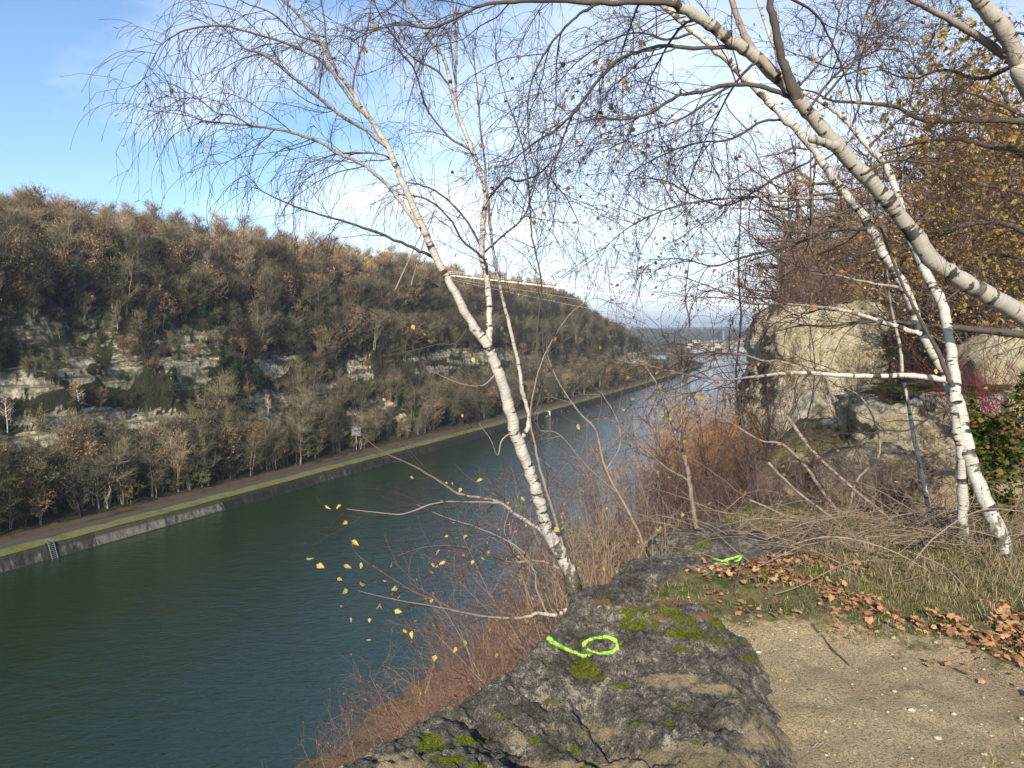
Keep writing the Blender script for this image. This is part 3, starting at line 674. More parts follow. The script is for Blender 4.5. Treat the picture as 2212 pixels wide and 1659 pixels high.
# along the canal direction (.48,.877) and outwards (-.877,.48)
X = .48*A-.877*D; Yy = .877*A+.48*D
bend = 0.00022*np.clip(A-60, 0, 500)**2*.9; X2 = X-bend*.0
Zr = right_h(X, Yy)
inner = (X > -1.3) & (X < 8.6) & (Yy > -.6) & (Yy < 12.6); Zr = np.where(inner, Zr-.35, Zr)
t = NT('bank_soil'); p = t.pos()
c = t.ramp(t.noise(p, .9, 6, .65), [(.3, (.05, .04, .022)), (.48, (.12, .09, .045)), (.6, (.17, .13, .06)), (.7, (.08, .085, .03))])
t.bsdf(c, .95, t.bump(t.noise(p, 5, 5, .7), .7, .15), .1); M['soil'] = t.m
tag(link('right_bank', mesh('right_bank', np.stack([X, Yy, Zr], -1).reshape(-1, 3), grid(len(sy), len(sdv)), True, M['soil'])), kind='structure')

# cliff-top ground near the viewer: sand, verge
def near_h(x, y):
    z = right_h(x, y)
    z = z+.018*fbm(x*2.2, y*2.2, s=61, oct=4)+.006*fbm(x*14, y*14, s=62, oct=3)
    # verge rises a little under the grass; trodden hollow in the sand
    vg = verge(x, y)
    z = z+.05*sst(.1, .8, vg)*(1+.6*fbm(x*5, y*5, s=63))
    return z
def verge(x, y):   # 0 sand, 1 grass; sand lies right of the rock and in front of a line from (1600,1330) to (2212,1480)
    xq = np.clip(x-1.39, -1, 2.2); ly = 3.60-.22*xq-.33*np.maximum(xq, 0)**2+.10*fbm(x*2, y*2, s=65)+.05*fbm(x*7, y*7, s=66)
    g = sst(-.30, .55, y-ly)
    back = sst(6.4, 7.4, y)*sst(-3.4, -1.2, -(x-.15*y)+0*x)*0
    return g
gx = np.arange(-1.2, 8.5, .025); gy = np.arange(-.5, 12.5, .03)
A, B = np.meshgrid(gx, gy, indexing='ij'); Zn = near_h(A, B); vg = verge(A, B)
Zn = np.where(dcoord(A, B) > 2.6, Zn-.3, Zn)
sandback = sst(.0, .6, 1-((A-4.6)/2.2)**2-((B-8.6)/1.9)**2+.25*fbm(A*1.5, B*1.5, s=68))*.9
t = NT('sand_ground'); p = t.pos(); vgn = t.attr('verge'); sbn = t.attr('sandb')
s1 = t.noise(p, 3.0, 5, .6); s2 = t.noise(p, 80, 5, .8); s3 = t.noise(p, 190, 3, .75)
c = t.ramp(s1, [(.3, (.50, .37, .20)), (.5, (.62, .47, .27)), (.72, (.70, .55, .33))])
c = t.mix(t.ramp(s2, [(.40, .75), (.52, 0)]), c, (.12, .09, .05)); c = t.mix(t.ramp(s3, [(.54, 0), (.66, .85)]), c, (.72, .60, .38)); c = t.mix(t.ramp(s3, [(.34, .85), (.46, 0)]), c, (.09, .065, .035)); c = t.mix(t.ramp(t.noise(p, 45, 5, .75), [(.58, 0), (.66, .6)]), c, (.13, .105, .075))
c = t.mix(t.ramp(t.noise(p, 1.1, 5, .7), [(.52, 0), (.7, .45)]), c, (.20, .15, .10))
gr = t.ramp(t.noise(p, 9, 5, .7), [(.3, (.07, .065, .025)), (.42, (.17, .14, .07)), (.5, (.24, .19, .10)), (.55, (.10, .125, .025)), (.64, (.08, .12, .02)), (.75, (.19, .17, .08))])
f = t.math('ADD', vgn, t.math('MULTIPLY', t.math('SUBTRACT', t.noise(p, 7, 6, .75), .5), 1.9)); f = t.math('SUBTRACT', f, t.math('MULTIPLY', sbn, 1.3))
c = t.mix(t.ramp(f, [(.42, 0), (.62, 1)]), c, gr)
h = t.math('ADD', t.math('MULTIPLY', s2, .7), t.math('ADD', t.math('MULTIPLY', s3, .35), t.math('MULTIPLY', s1, 1.0)))
t.bsdf(c, .95, t.bump(h, 1.0, .03), .15); M['sand'] = t.m
tag(link('ground', mesh('ground', np.stack([A, B, Zn], -1).reshape(-1, 3), grid(len(gx), len(gy)), True, M['sand'], {'verge': vg.ravel(), 'sandb': sandback.ravel()})), kind='structure')

# ---------------------------------------------------------------- the foreground rock
def rockmat(name, dark=(.060, .054, .044), light=(.52, .45, .32), sand=(.42, .33, .20), moss=(.15, .17, .015), bias=0.0, sandy=0.0):
    t = NT(name); p = t.obj(); mo = t.attr('moss'); sa = t.attr('sandy'); orr = t.attr('lichen')
    n1 = t.noise(p, 5, 8, .72, .3); n2 = t.noise(p, 32, 6, .75); n3 = t.noise(p, 150, 3, .7)
    f = t.math('ADD', t.math('MULTIPLY', n1, .45), t.math('ADD', t.math('MULTIPLY', n2, .40), t.math('MULTIPLY', n3, .20)))
    c = t.ramp(t.math('ADD', f, bias), [(.45, dark), (.52, tuple(k*2.4 for k in dark)), (.55, (.19, .17, .135)), (.605, light)])
    pits = t.ramp(n3, [(.34, .9), (.44, 0)]); c = t.mix(pits, c, (.014, .013, .012))
    c = t.mix(t.ramp(t.math('ADD', t.math('ADD', sa, t.math('MULTIPLY', t.math('SUBTRACT', n1, .5), 1.6)), t.math('MULTIPLY', t.math('SUBTRACT', n2, .5), 1.6)), [(.35, 0), (.8, .95)]), c, t.mix(n3, tuple(k*.6 for k in sand), tuple(k*1.15 for k in sand)))
    ol = t.mix(t.ramp(t.noise(p, 3, 4, .6), [(.52, 0), (.68, .55)]), c, (.075, .08, .025)); c = ol
    c = t.mix(t.ramp(t.math('ADD', orr, t.math('MULTIPLY', t.math('SUBTRACT', t.noise(p, 22, 5, .75), .5), 1.3)), [(.5, 0), (.72, .85)]), c, (.27, .135, .055))
    mf = t.math('ADD', t.math('ADD', mo, .12), t.math('MULTIPLY', t.math('SUBTRACT', t.noise(p, 26, 6, .75), .5), 1.25)); mf = t.math('ADD', mf, t.math('MULTIPLY', t.math('SUBTRACT', t.noise(p, 8, 3, .6), .5), 1.5))
    mc = t.ramp(t.noise(p, 120, 3, .7), [(.3, tuple(k*.35 for k in moss)), (.55, moss), (.75, tuple(k*1.9 for k in moss))])
    c = t.mix(t.ramp(mf, [(.45, 0), (.6, 1)]), c, mc)
    h = t.math('ADD', t.math('MULTIPLY', n2, 1.0), t.math('MULTIPLY', n3, .5))
    t.bsdf(c, .92, t.bump(t.math('ADD', h, t.math('MULTIPLY', t.noise(p, 70, 4, .8), .8)), 1.0, .03), .2); return t.m
M['rock'] = rockmat('lichen_rock')
# outline on the ground (X, Y), from the photo, at the rock's own height
OUT = [(700, 1700, 1.45), (790, 1620, 1.42), (860, 1572, 1.40), (980, 1500, 1.40), (1100, 1418, 1.38), (1150, 1368, 1.38), (1200, 1325, 1.38), (1250, 1276, 1.38), (1330, 1268, 1.40), (1430, 1280, 1.42), (1560, 1330, 1.5),
       (1640, 1400, 1.56), (1665, 1450, 1.58), (1680, 1520, 1.58), (1715, 1600, 1.6), (1735, 1665, 1.6), (1760, 1760, 1.6)]
ol = np.array([G(u, v, 35-h)[:2] for u, v, h in OUT]); ol = np.vstack([ol, [ol[-1, 0]+.05, 1.2], [ol[0, 0]-.35, 1.2]])
def inside_dist(x, y, poly):
    """signed distance to polygon, + inside"""
    d = np.full(x.shape, 1e9); ins = np.zeros(x.shape, bool); n = len(poly)
    for i in range(n):
        a = poly[i]; b = poly[(i+1) % n]; e = b-a; wx = x-a[0]; wy = y-a[1]
        tt_ = np.clip((wx*e[0]+wy*e[1])/(e@e), 0, 1); d = np.minimum(d, np.hypot(wx-tt_*e[0], wy-tt_*e[1]))
        c = ((a[1] > y) != (b[1] > y)); xi = a[0]+(y-a[1])/(b[1]-a[1]+1e-12)*(b[0]-a[0]); ins ^= c & (x < xi)
    return np.where(ins, d, -d)
rx = np.arange(-1.6, 1.75, .008); ry = np.arange(1.25, 4.4, .008)
A, B = np.meshgrid(rx, ry, indexing='ij')
wob = .022*fbm(A*3.5, B*3.5, s=71, oct=4)+.014*fbm(A*16, B*16, s=72)
sdist = inside_dist(A, B, ol)+wob
dd = dcoord(A, B)
# height: dome, falling away on the canal side over the cliff, shoulder on the sand side
cs0 = sst(1.0, 1.35, dd)
cx_ = sst(-.02, .30, sdist)*(1-cs0)+sst(-.07, .05, sdist)*cs0
top = 33.66-.10*sst(2.3, 3.6, B)*0+.02*B
ridge_dir = (A*.55+B*.83)              # ridges run lower-right to upper-left
rid = fbm(ridge_dir*1.9+.3*fbm(A*1.2, B*1.2, s=74), (A*.83-B*.55)*.55, s=73, oct=3)
rid = 1-np.abs(rid)*2.0
stp_ = (A*.42+B*.9)*4.6+1.1*fbm(A*1.1, B*1.1, s=80, oct=3); stp_ = stp_-np.floor(stp_)
hgt = .026*(sst(0, .75, stp_)-sst(.75, 1, stp_))+.030*rid+.016*fbm(A*4.5, B*4.5, s=75, oct=4)+.012*(1-2*np.abs(fbm(A*9+.3*B, B*11, s=76, oct=4, g=.6)))+.008*fbm(A*42, B*42, s=79, oct=3)+.010*(1-2*np.abs(fbm(A*21, B*21, s=77, oct=3)))-.012*sst(.35, .6, fbm(A*17, B*17, s=82, oct=2))
base_in = 33.38+(.22+.03*np.sin(B*2))*cx_**.8
gul = lambda u0, v0, u1, v1, w_, dep: (lambda a, b: dep*np.exp(-((np.abs((A-a[0])*(b[1]-a[1])-(B-a[1])*(b[0]-a[0]))/np.hypot(*(b-a)))/w_)**2)*sst(-.15, .1, ((A-a[0])*(b[0]-a[0])+(B-a[1])*(b[1]-a[1]))/((b-a)@(b-a)))*(1-sst(.9, 1.15, ((A-a[0])*(b[0]-a[0])+(B-a[1])*(b[1]-a[1]))/((b-a)@(b-a)))))(G(u0, v0, 33.6)[:2], G(u1, v1, 33.6)[:2])
cuts = gul(1240, 1400, 1270, 1530, .05, .10)+gul(1410, 1445, 1640, 1490, .055, .085)+gul(1160, 1500, 1320, 1560, .04, .07)+gul(1270, 1560, 1430, 1640, .05, .09)+gul(1020, 1545, 1220, 1680, .07, .08)+gul(1330, 1380, 1620, 1360, .03, .03)+gul(1500, 1540, 1700, 1580, .045, .07)+gul(1300, 1500, 1330, 1700, .05, .08)
Zk = base_in+hgt*sst(-.05, .15, sdist)-cuts*.6
outer = sdist < 0.0
canal_side = sst(.0, .25, dd-1.15)
drop = np.clip(-sdist, 0, 1)
Zk = Zk-drop*(canal_side*2.6+(1-canal_side)*1.2)+canal_side*.02
Zk = np.where(canal_side > .5, Zk, Zk)
Zk = Zk-canal_side*.06*fbm(A*6, B*6, s=78)*sst(.15, -.1, sdist)
tilt = .0
# colour marks on the stone, at the places the photo has them
def blobs(lst, V):
    u, v, _ = proj(V); m = np.zeros(u.shape)-1
    for a, b, c, d, k in lst: m = np.maximum(m, k*(1-((u-a)/c)**2-((v-b)/d)**2))
    return m
VR = np.stack([A, B, Zk], -1)
moss = .10*fbm(A*2.2, B*2.2, s=99, oct=3)+blobs([(1520, 1350, 150, 26, .45), (1400, 1320, 120, 20, .4), (1610, 1420, 40, 14, .5), (1330, 1480, 40, 14, .45), (1130, 1530, 60, 14, .4), (1360, 1560, 60, 12, .4), (1020, 1600, 60, 18, .55), (1270, 1660, 50, 16, .5), (1600, 1500, 40, 10, .4),(1262, 1445, 34, 24, 1.2), (1290, 1462, 26, 10, 1), (1400, 1350, 110, 20, .55), (1480, 1370, 90, 14, .75), (1570, 1385, 55, 10, .6), (1468, 1403, 24, 8, 1.1), (1350, 1385, 40, 16, .35), (1100, 1572, 60, 18, .7), (1150, 1600, 26, 14, .7), (1070, 1550, 50, 10, .6), (930, 1608, 36, 26, 1.15), (975, 1642, 50, 20, .95), (1030, 1660, 40, 20, .9), (1210, 1515, 50, 14, .55), (1445, 1562, 14, 8, 1.1), (1470, 1530, 26, 6, .7), (1340, 1300, 110, 14, .35), (1170, 1640, 30, 10, .5), (1240, 1620, 20, 10, .6), (900, 1555, 20, 12, .5), (1500, 1605, 22, 10, .6)], VR)
sandm = blobs([(1450, 1470, 80, 20, 1.0), (1540, 1490, 70, 16, .8), (1290, 1580, 60, 30, .55), (870, 1655, 70, 36, 1.2), (1200, 1655, 120, 24, .7), (1400, 1640, 90, 30, .7), (1540, 1650, 120, 40, .85), (1640, 1560, 60, 30, .5), (1350, 1660, 130, 26, .8), (1500, 1610, 60, 20, .5), (1120, 1600, 50, 16, .4), (1380, 1420, 40, 8, .4), (1650, 1600, 80, 30, .6), (1560, 1560, 60, 14, .5), (1000, 1560, 60, 10, .3)], VR)
sandm = np.where(sandm > 0, sandm*1.35+.08, sandm); sandm = np.maximum(sandm, 1.3*sst(.10, -.06, sdist)*(1-canal_side)-.1)
lich = blobs([(1380, 1310, 50, 10, .7), (1500, 1345, 90, 12, .55), (1590, 1360, 40, 8, .6), (1300, 1300, 36, 12, 1.0), (1450, 1300, 70, 12, .9), (1530, 1330, 60, 12, .9), (1430, 1335, 60, 14, .8), (1520, 1310, 40, 8, .7)], VR)
rk = mesh('foreground_rock', VR.reshape(-1, 3), grid(len(rx), len(ry)), True, M['rock'], {'moss': moss.ravel(), 'sandy': sandm.ravel(), 'lichen': lich.ravel()})
# drop the faces that lie far outside the stone
bm_keep = (sdist > -.55) | ((dd > 1.2) & (sdist > -.9))
Fg = grid(len(rx), len(ry)); kf = bm_keep.ravel()[Fg].all(1); bpy.data.meshes.remove(rk)
Fg = Fg[kf]; use = np.unique(Fg); remap = -np.ones(A.size, int); remap[use] = np.arange(len(use))
VK = VR.reshape(-1, 3)[use]
rko = link('rock', mesh('rock', VK, remap[Fg], True, M['rock'], {'moss': moss.ravel()[use], 'sandy': sandm.ravel()[use], 'lichen': lich.ravel()[use]}))
tag(rko, 'big dark lichen covered foreground rock at the cliff edge, marked with a green ring', 'rock')
def bvh_of(V, F): return BVHTree.FromPolygons([tuple(v) for v in V], [tuple(int(i) for i in f) for f in F])
rkb = bvh_of(VK, remap[Fg])
def hit(bvh, u, v):
    r = ray(u, v); r = r/np.linalg.norm(r); h = bvh.ray_cast(Vector(EYE), Vector(r)); return None if h[0] is None else np.array(h[0])
t = NT('green_spray'); p = t.obj()
f = t.ramp(t.noise(p, 120, 4, .8), [(.38, 0), (.47, 1)])
tr = t.n('ShaderNodeBsdfTransparent'); d = t.n('ShaderNodeBsdfDiffuse'); t.put(d.inputs[0], t.mix(t.noise(p, 40, 3), (.25, .50, .05), (.40, .66, .11)))
ed = t.math('SUBTRACT', t.math('ADD', t.attr('edge'), t.math('MULTIPLY', t.noise(p, 150, 5, .85), 1.5)), t.math('ADD', .30, t.ramp(t.noise(p, 34, 4, .7), [(.35, .9), (.6, .25)])))
al = t.ramp(ed, [(.22, 0), (.62, .92)])
mx = t.n('ShaderNodeMixShader'); t.put(mx.inputs[0], al); t.t.links.new(tr.outputs[0], mx.inputs[1]); t.t.links.new(d.outputs[0], mx.inputs[2]); t.t.links.new(mx.outputs[0], t.out.inputs[0]); M['spray'] = t.m
def spray(parent, bvh, strokes, name='paint_mark'):
    """strokes of sprayed paint that lie on the stone (photo outline laid onto the surface)"""
    V = []; F = []; E = []; n = 0
    for st in strokes:
        c = smooth_path(np.array(st, float), 8); prev = None
        for i, (u, v, w_) in enumerate(c):
            tdir = c[min(i+1, len(c)-1), :2]-c[max(i-1, 0), :2]; tdir /= np.hypot(*tdir)+1e-9; nn_ = np.array([-tdir[1], tdir[0]*.75])
            rowp = []
            for k in np.linspace(-1, 1, 7):
                q_ = hit(bvh, u+nn_[0]*w_*k*.52, v+nn_[1]*w_*k*.52)
                if q_ is None: rowp = None; break
                rowp.append(q_+np.array([0, -.0006, .0012]))
            if rowp is None: prev = None; continue
            V += rowp; ee = min(1, 8*min(i, len(c)-1-i)/len(c)+.25); E += [ee*(1-abs(k)**1.4) for k in np.linspace(-1, 1, 7)]
            if prev is not None:
                for j in range(6): F.append((prev+j, prev+j+1, n+j+1, n+j))
            prev = n; n += 7
    if V: return link(name, mesh(name, np.array(V), np.array(F), True, M['spray'], {'edge': np.array(E)}), parent)
th = np.linspace(0, 2*math.pi, 22)
ring = [(1297+36*math.cos(a), 1394+17.5*math.sin(a)+2*math.sin(2*a), 13) for a in th+2.6]
spray(rko, rkb, [[(1172, 1371, 10), (1184, 1377, 17), (1196, 1389, 17), (1215, 1399, 14), (1238, 1408, 14), (1262, 1417, 13), (1282, 1412, 10)], ring])

# ---------------------------------------------------------------- other stones
def blob_rock(name, label, c, size, mat, seed, rz=0, sub=5, amp=.22, cat='rock', mossf=.6, flat=.5, sandf=0, cuts=0, group=None, layer=0):
    import bmesh
    bm = bmesh.new(); bmesh.ops.create_icosphere(bm, subdivisions=sub, radius=1)
    V = np.array([v.co[:] for v in bm.verts]); F = np.array([[v.index for v in f.verts] for f in bm.faces]); bm.free()
    V = np.sign(V)*np.abs(V)**flat; V /= np.abs(V).max(0)
    nrm = V/np.linalg.norm(V, axis=1)[:, None]
    s3 = seed*7.3
    dsp = amp*fbm(V[:, 0]*1.2+s3, V[:, 1]*1.2, V[:, 2]*1.2, s=seed, oct=3)+amp*.45*(1-2*np.abs(fbm(V[:, 0]*2.6, V[:, 1]*2.6+s3, V[:, 2]*4, s=seed+1, oct=4)))+amp*.12*fbm(V[:, 0]*12, V[:, 1]*12, V[:, 2]*12, s=seed+2)
    V = V+nrm*dsp[:, None]
    if layer: V[:, :2] *= (1+layer*np.round(fbm(V[:, 2]*4.2+s3, V[:, 0]*.4, s=seed+4)*3)/3)[:, None]
    V = V*np.array(size); a = rz; Rm = np.array([[math.cos(a), -math.sin(a), 0], [math.sin(a), math.cos(a), 0], [0, 0, 1]]); V = V@Rm.T
    up = nrm[:, 2]
    mossa = mossf*.75*sst(.2, .9, up)-.15+.35*fbm(V[:, 0]*2.2, V[:, 1]*2.2, V[:, 2]*2, s=seed+9)
    sa = np.full(len(V), sandf, float)+.5*fbm(V[:, 0]*1.4, V[:, 1]*1.4, V[:, 2]*2.5, s=seed+12)*(sandf > 0)
    o = link(name, mesh(name, V, F, True, mat, {'moss': mossa, 'sandy': sa, 'lichen': np.zeros(len(V))})); o.location = c
    tag(o, label, cat, group)
    return o, (V+np.array(c), F)
c = G(1460, 1262, 33.42)
_, _ = blob_rock('rock', 'low dark rock just behind the ringed foreground rock, grass around its foot', (c[0], c[1]+.25, 33.35), (.33, .2, .12), M['rock'], 5, .1, mossf=.25, flat=.7)
c = G(1575, 1215, 33.42)
pr, (pv, pf) = blob_rock('rock', 'flat mossy rock sprayed with a green squiggle beneath the brushwood', (c[0]+.05, c[1]+.25, 33.33), (.42, .45, .22), M['rock'], 8, .3, mossf=.35, flat=.65)
pb = bvh_of(pv, pf)
tmp = spray(None, pb, [[(1532, 1203, 5), (1545, 1207, 7), (1560, 1212, 8), (1575, 1208, 8), (1590, 1203, 7), (1602, 1200, 6), (1596, 1210, 6), (1585, 1213, 5)], [(1540, 1217, 5), (1560, 1218, 7), (1580, 1220, 7)], [(1570, 1212, 5), (1574, 1222, 6), (1580, 1228, 5)]])
if tmp: 
    for v in tmp.data.vertices: v.co -= Vector(pr.location)
    tmp.parent = pr
c = G(1620, 1265, 33.42)
blob_rock('rock', 'small mossy stone at the edge of the leaf litter, right of the low dark rock', (c[0], c[1], 33.37), (.17, .13, .09), M['rock'], 13, .5, sub=4, mossf=.8, flat=.7)

# promontory: cream limestone wall rising out of the canal side, with a ledge of boulders in front
t = NT('cream_limestone'); p = t.obj(); mo = t.attr('moss'); dk = t.attr('dirt')
n1 = t.noise(t.vmul(p, (1, 1, .55)), 1.1, 8, .68, .3); n2 = t.noise(p, 9, 6, .75)
c = t.ramp(n1, [(.32, (.42, .34, .21)), (.46, (.62, .53, .35)), (.56, (.72, .64, .46)), (.7, (.76, .70, .54))])
c = t.mix(t.ramp(n2, [(.36, .65), (.5, 0)]), c, (.16, .13, .09))
c = t.mix(t.ramp(t.noise(t.vmul(p, (1.6, 1.6, .4)), 1.4, 6, .7), [(.54, 0), (.66, .75)]), c, (.13, .115, .085))
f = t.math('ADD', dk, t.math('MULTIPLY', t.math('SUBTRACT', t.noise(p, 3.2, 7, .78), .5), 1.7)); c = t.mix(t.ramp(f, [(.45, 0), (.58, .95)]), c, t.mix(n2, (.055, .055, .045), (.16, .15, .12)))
c = t.mix(t.ramp(t.math('ADD', mo, t.math('MULTIPLY', t.math('SUBTRACT', n2, .5), 1.2)), [(.5, 0), (.7, 1)]), c, (.055, .085, .018))
t.bsdf(c, .95, t.bump(t.math('ADD', n1, t.math('ADD', t.math('MULTIPLY', n2, .5), t.math('MULTIPLY', t.noise(t.vmul(p, (1, 1, 3)), 14, 5, .75), .4))), 1.0, .22), .12); M['lime'] = t.m
def crag(name, label, plan, z0, z1, seed, res=.12, taper=.12, cat='rock face', amp=.45, topround=.5, darkf=None, mosst=.7, strata=.25):
    """upright rock mass on a plan outline, weathered faces with ledges"""
    pl = np.array(plan, float); seg = np.linalg.norm(np.roll(pl, -1, 0)-pl, axis=1); L = seg.sum(); n = int(L/res)
    cum = np.concatenate([[0], np.cumsum(seg)]); s = np.arange(n)/n*L; pc = np.vstack([pl, pl[:1]])
    x = np.interp(s, cum, pc[:, 0]); y = np.interp(s, cum, pc[:, 1]); k = 7
    for _ in range(3):
        x = np.convolve(np.pad(x, k//2, 'wrap'), np.ones(k)/k, 'valid'); y = np.convolve(np.pad(y, k//2, 'wrap'), np.ones(k)/k, 'valid')
    cxm, cym = x.mean(), y.mean(); m = int((z1-z0)/res)+1; zz_ = np.linspace(z0, z1, m)
    tx_ = np.gradient(x); ty_ = np.gradient(y); ln = np.hypot(tx_, ty_); nx_, ny_ = ty_/ln, -tx_/ln
    area = np.sum(x*np.roll(y, -1)-np.roll(x, -1)*y); sg_ = 1 if area > 0 else -1
    Z = zz_[None, :]+0*x[:, None]; XX = x[:, None]+0*Z; YY_ = y[:, None]+0*Z
    q1 = fbm(XX*.9, YY_*.9, Z*.28, s=seed, oct=2)*2.2; q1 = np.floor(q1)+sst(.25, .75, q1-np.floor(q1)); dn = amp*.7*q1+amp*.4*fbm(XX*.5, YY_*.5, Z*.35, s=seed+8, oct=3)+amp*.40*(1-2*np.abs(fbm(XX*1.8, YY_*1.8, Z*1.0, s=seed+1, oct=5, g=.6)))+amp*strata*fbm(XX*.3, YY_*.3, Z*3.6, s=seed+2, oct=4, g=.65)+amp*.14*fbm(XX*7, YY_*7, Z*7, s=seed+3)
    kz_ = (z1-Z)/(z1-z0); dn = dn+taper*(z1-z0)*kz_-topround*(1-np.clip((z1-Z)/topround, 0, 1))**2*.8
    XX = XX+sg_*nx_[:, None]*dn; YY_ = YY_+sg_*ny_[:, None]*dn; Z = Z+.12*fbm(XX*.8, YY_*.8, s=seed+5)
    V = np.stack([XX, YY_, Z], -1)                    # n x m
    rings = [V]; last = V[:, -1]
    for f in (.85, .65, .42, .2, .02):
        q_ = np.stack([cxm+(last[:, 0]-cxm)*f, cym+(last[:, 1]-cym)*f, last[:, 2]*f+(last[:, 2].mean())*(1-f)+.06*(1-f)+.10*fbm(last[:, 0]*f*1.2, last[:, 1]*f*1.2, s=seed+6)*(1-f)], -1); rings.append(q_[:, None])
    V = np.concatenate(rings, 1); M_ = V.shape[1]; F = grid(n+1, M_); F = np.where(F >= n*M_, F-n*M_, F)
    Vf = V.reshape(-1, 3); kk = np.tile(np.concatenate([np.zeros(m), np.ones(5)]), n)
    d_ = darkf(Vf) if darkf else np.zeros(len(Vf))
    c0 = np.array([cxm, cym, z0]); mo_ = kk*mosst-.2
    o = link(name, mesh(name, Vf-c0, F if sg_ > 0 else F[:, ::-1], True, M['lime'], {'moss': mo_, 'dirt': d_})); o.location = c0; tag(o, label, cat); return o
def XY(u, Y): q_ = P(u, 700, Y); return (q_[0], q_[1])
pl = [XY(1672, 21.0), XY(1700, 19.2), XY(1830, 18.6), XY(1930, 19.6), XY(2020, 20.4), XY(2120, 22), (17, 24), (19, 34), (13.5, 36), (9.5, 27)]
def darken_a(V):  # darker towards the left edge, the foot and the top
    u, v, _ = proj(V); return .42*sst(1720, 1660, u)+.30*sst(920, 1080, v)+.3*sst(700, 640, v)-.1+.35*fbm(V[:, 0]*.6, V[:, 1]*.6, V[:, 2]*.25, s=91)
crag('limestone_wall', 'tall cream limestone crag jutting from the clifftop behind the birches', pl, 25.5, 35.7, 3, .10, .17, amp=.36, darkf=darken_a)
# ledge: sandy rock shelf with a mossy top; shade of its hollows painted on as dark patches
pl = [XY(1850, 11.2), XY(1870, 10.0), XY(1950, 9.5), XY(2040, 9.6), XY(2130, 10.2), (9, 12), (8.5, 14.5), XY(1880, 13.5)]
def hollow_shade(V):
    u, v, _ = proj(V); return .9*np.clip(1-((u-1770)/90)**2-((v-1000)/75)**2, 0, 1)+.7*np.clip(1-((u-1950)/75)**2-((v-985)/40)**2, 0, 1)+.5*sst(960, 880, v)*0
crag('rock_ledge', 'sandy rock ledge with dark hollows and a mossy top in front of the crag', pl, 32.0, 33.95, 14, .045, .10, 'rock', .26, .25, hollow_shade, 1.0, 1.1)
blob_rock('rock', 'dark mossy boulder below the crag, left of the sandy ledge', tuple(P(1790, 1055, 9.6)), (.72, .55, .42), M['rock'], 21, .4, mossf=.75, flat=.7, amp=.3)
blob_rock('rock', 'dark grey boulder leaning against the foot of the sandy ledge', tuple(P(1880, 1030, 8.7)), (.6, .4, .36), M['rock'], 25, -.2, mossf=.3, flat=.7, amp=.3)
# sand bank on the right edge behind the red stems
pl = [XY(2130, 12.5), XY(2220, 11.8), (12, 13), (15, 17), (10.5, 16.5)]
crag('sand_bank', 'pale sandy bank at the right edge behind the red stems', pl, 33.0, 35.0, 33, .12, .25, 'bank', .3, .6, None, .1)
# ================================================================ birches
M['birch'] = birch_bark('birch_bark', (.56, .52, .46)); M['birch_grey'] = birch_bark('grey_birch_bark', (.40, .37, .32), .6); M['birch_old'] = birch_bark('old_birch_bark', (.56, .53, .47), .8)
M['twig'] = stem_mat('twig_bark', (.032, .020, .018), (.10, .062, .052), 15)
M['twig_r'] = stem_mat('red_twig_bark', (.10, .045, .04), (.22, .13, .11), 15)
M['darkbark'] = stem_mat('dark_bark', (.035, .03, .025), (.12, .10, .08), 18)
M['greybark'] = stem_mat('grey_bark', (.16, .125, .10), (.34, .28, .23), 18)
M['leafy'] = leafmat('yellow_birch_leaf', [(0, (.55, .34, .07)), (.45, (.68, .48, .14)), (.8, (.50, .50, .12)), (1, (.42, .22, .10))])
M['leafb'] = leafmat('brown_birch_leaf', [(0, (.26, .13, .055)), (.5, (.42, .24, .08)), (.8, (.30, .24, .06)), (1, (.18, .08, .05))])
M['leafo'] = leafmat('golden_leaf', [(0, (.30, .17, .07)), (.4, (.46, .30, .10)), (.75, (.40, .29, .10)), (1, (.32, .29, .10))])
M['leafg'] = leafmat('yellow_green_leaf', [(0, (.45, .42, .08)), (.5, (.55, .48, .12)), (.8, (.34, .40, .08)), (1, (.55, .30, .08))])
def walk(g, p, d, L, step, droop, jit, up=0.0):
    n = max(2, int(round(L/step))); out = [p]; d = d/np.linalg.norm(d); st = L/n
    for i in range(n):
        d = d+g.normal(size=3)*jit; d[2] += up*(1-i/n)-droop*(i/n+.25); d /= np.linalg.norm(d); p = p+d*st; out.append(p)
    return np.array(out), d
def rot_dir(g, t, lo, hi):
    t = t/np.linalg.norm(t); q = g.normal(size=3); q -= q@t*t; q /= np.linalg.norm(q); a = R(g.uniform(lo, hi)); return t*math.cos(a)+q*math.sin(a)
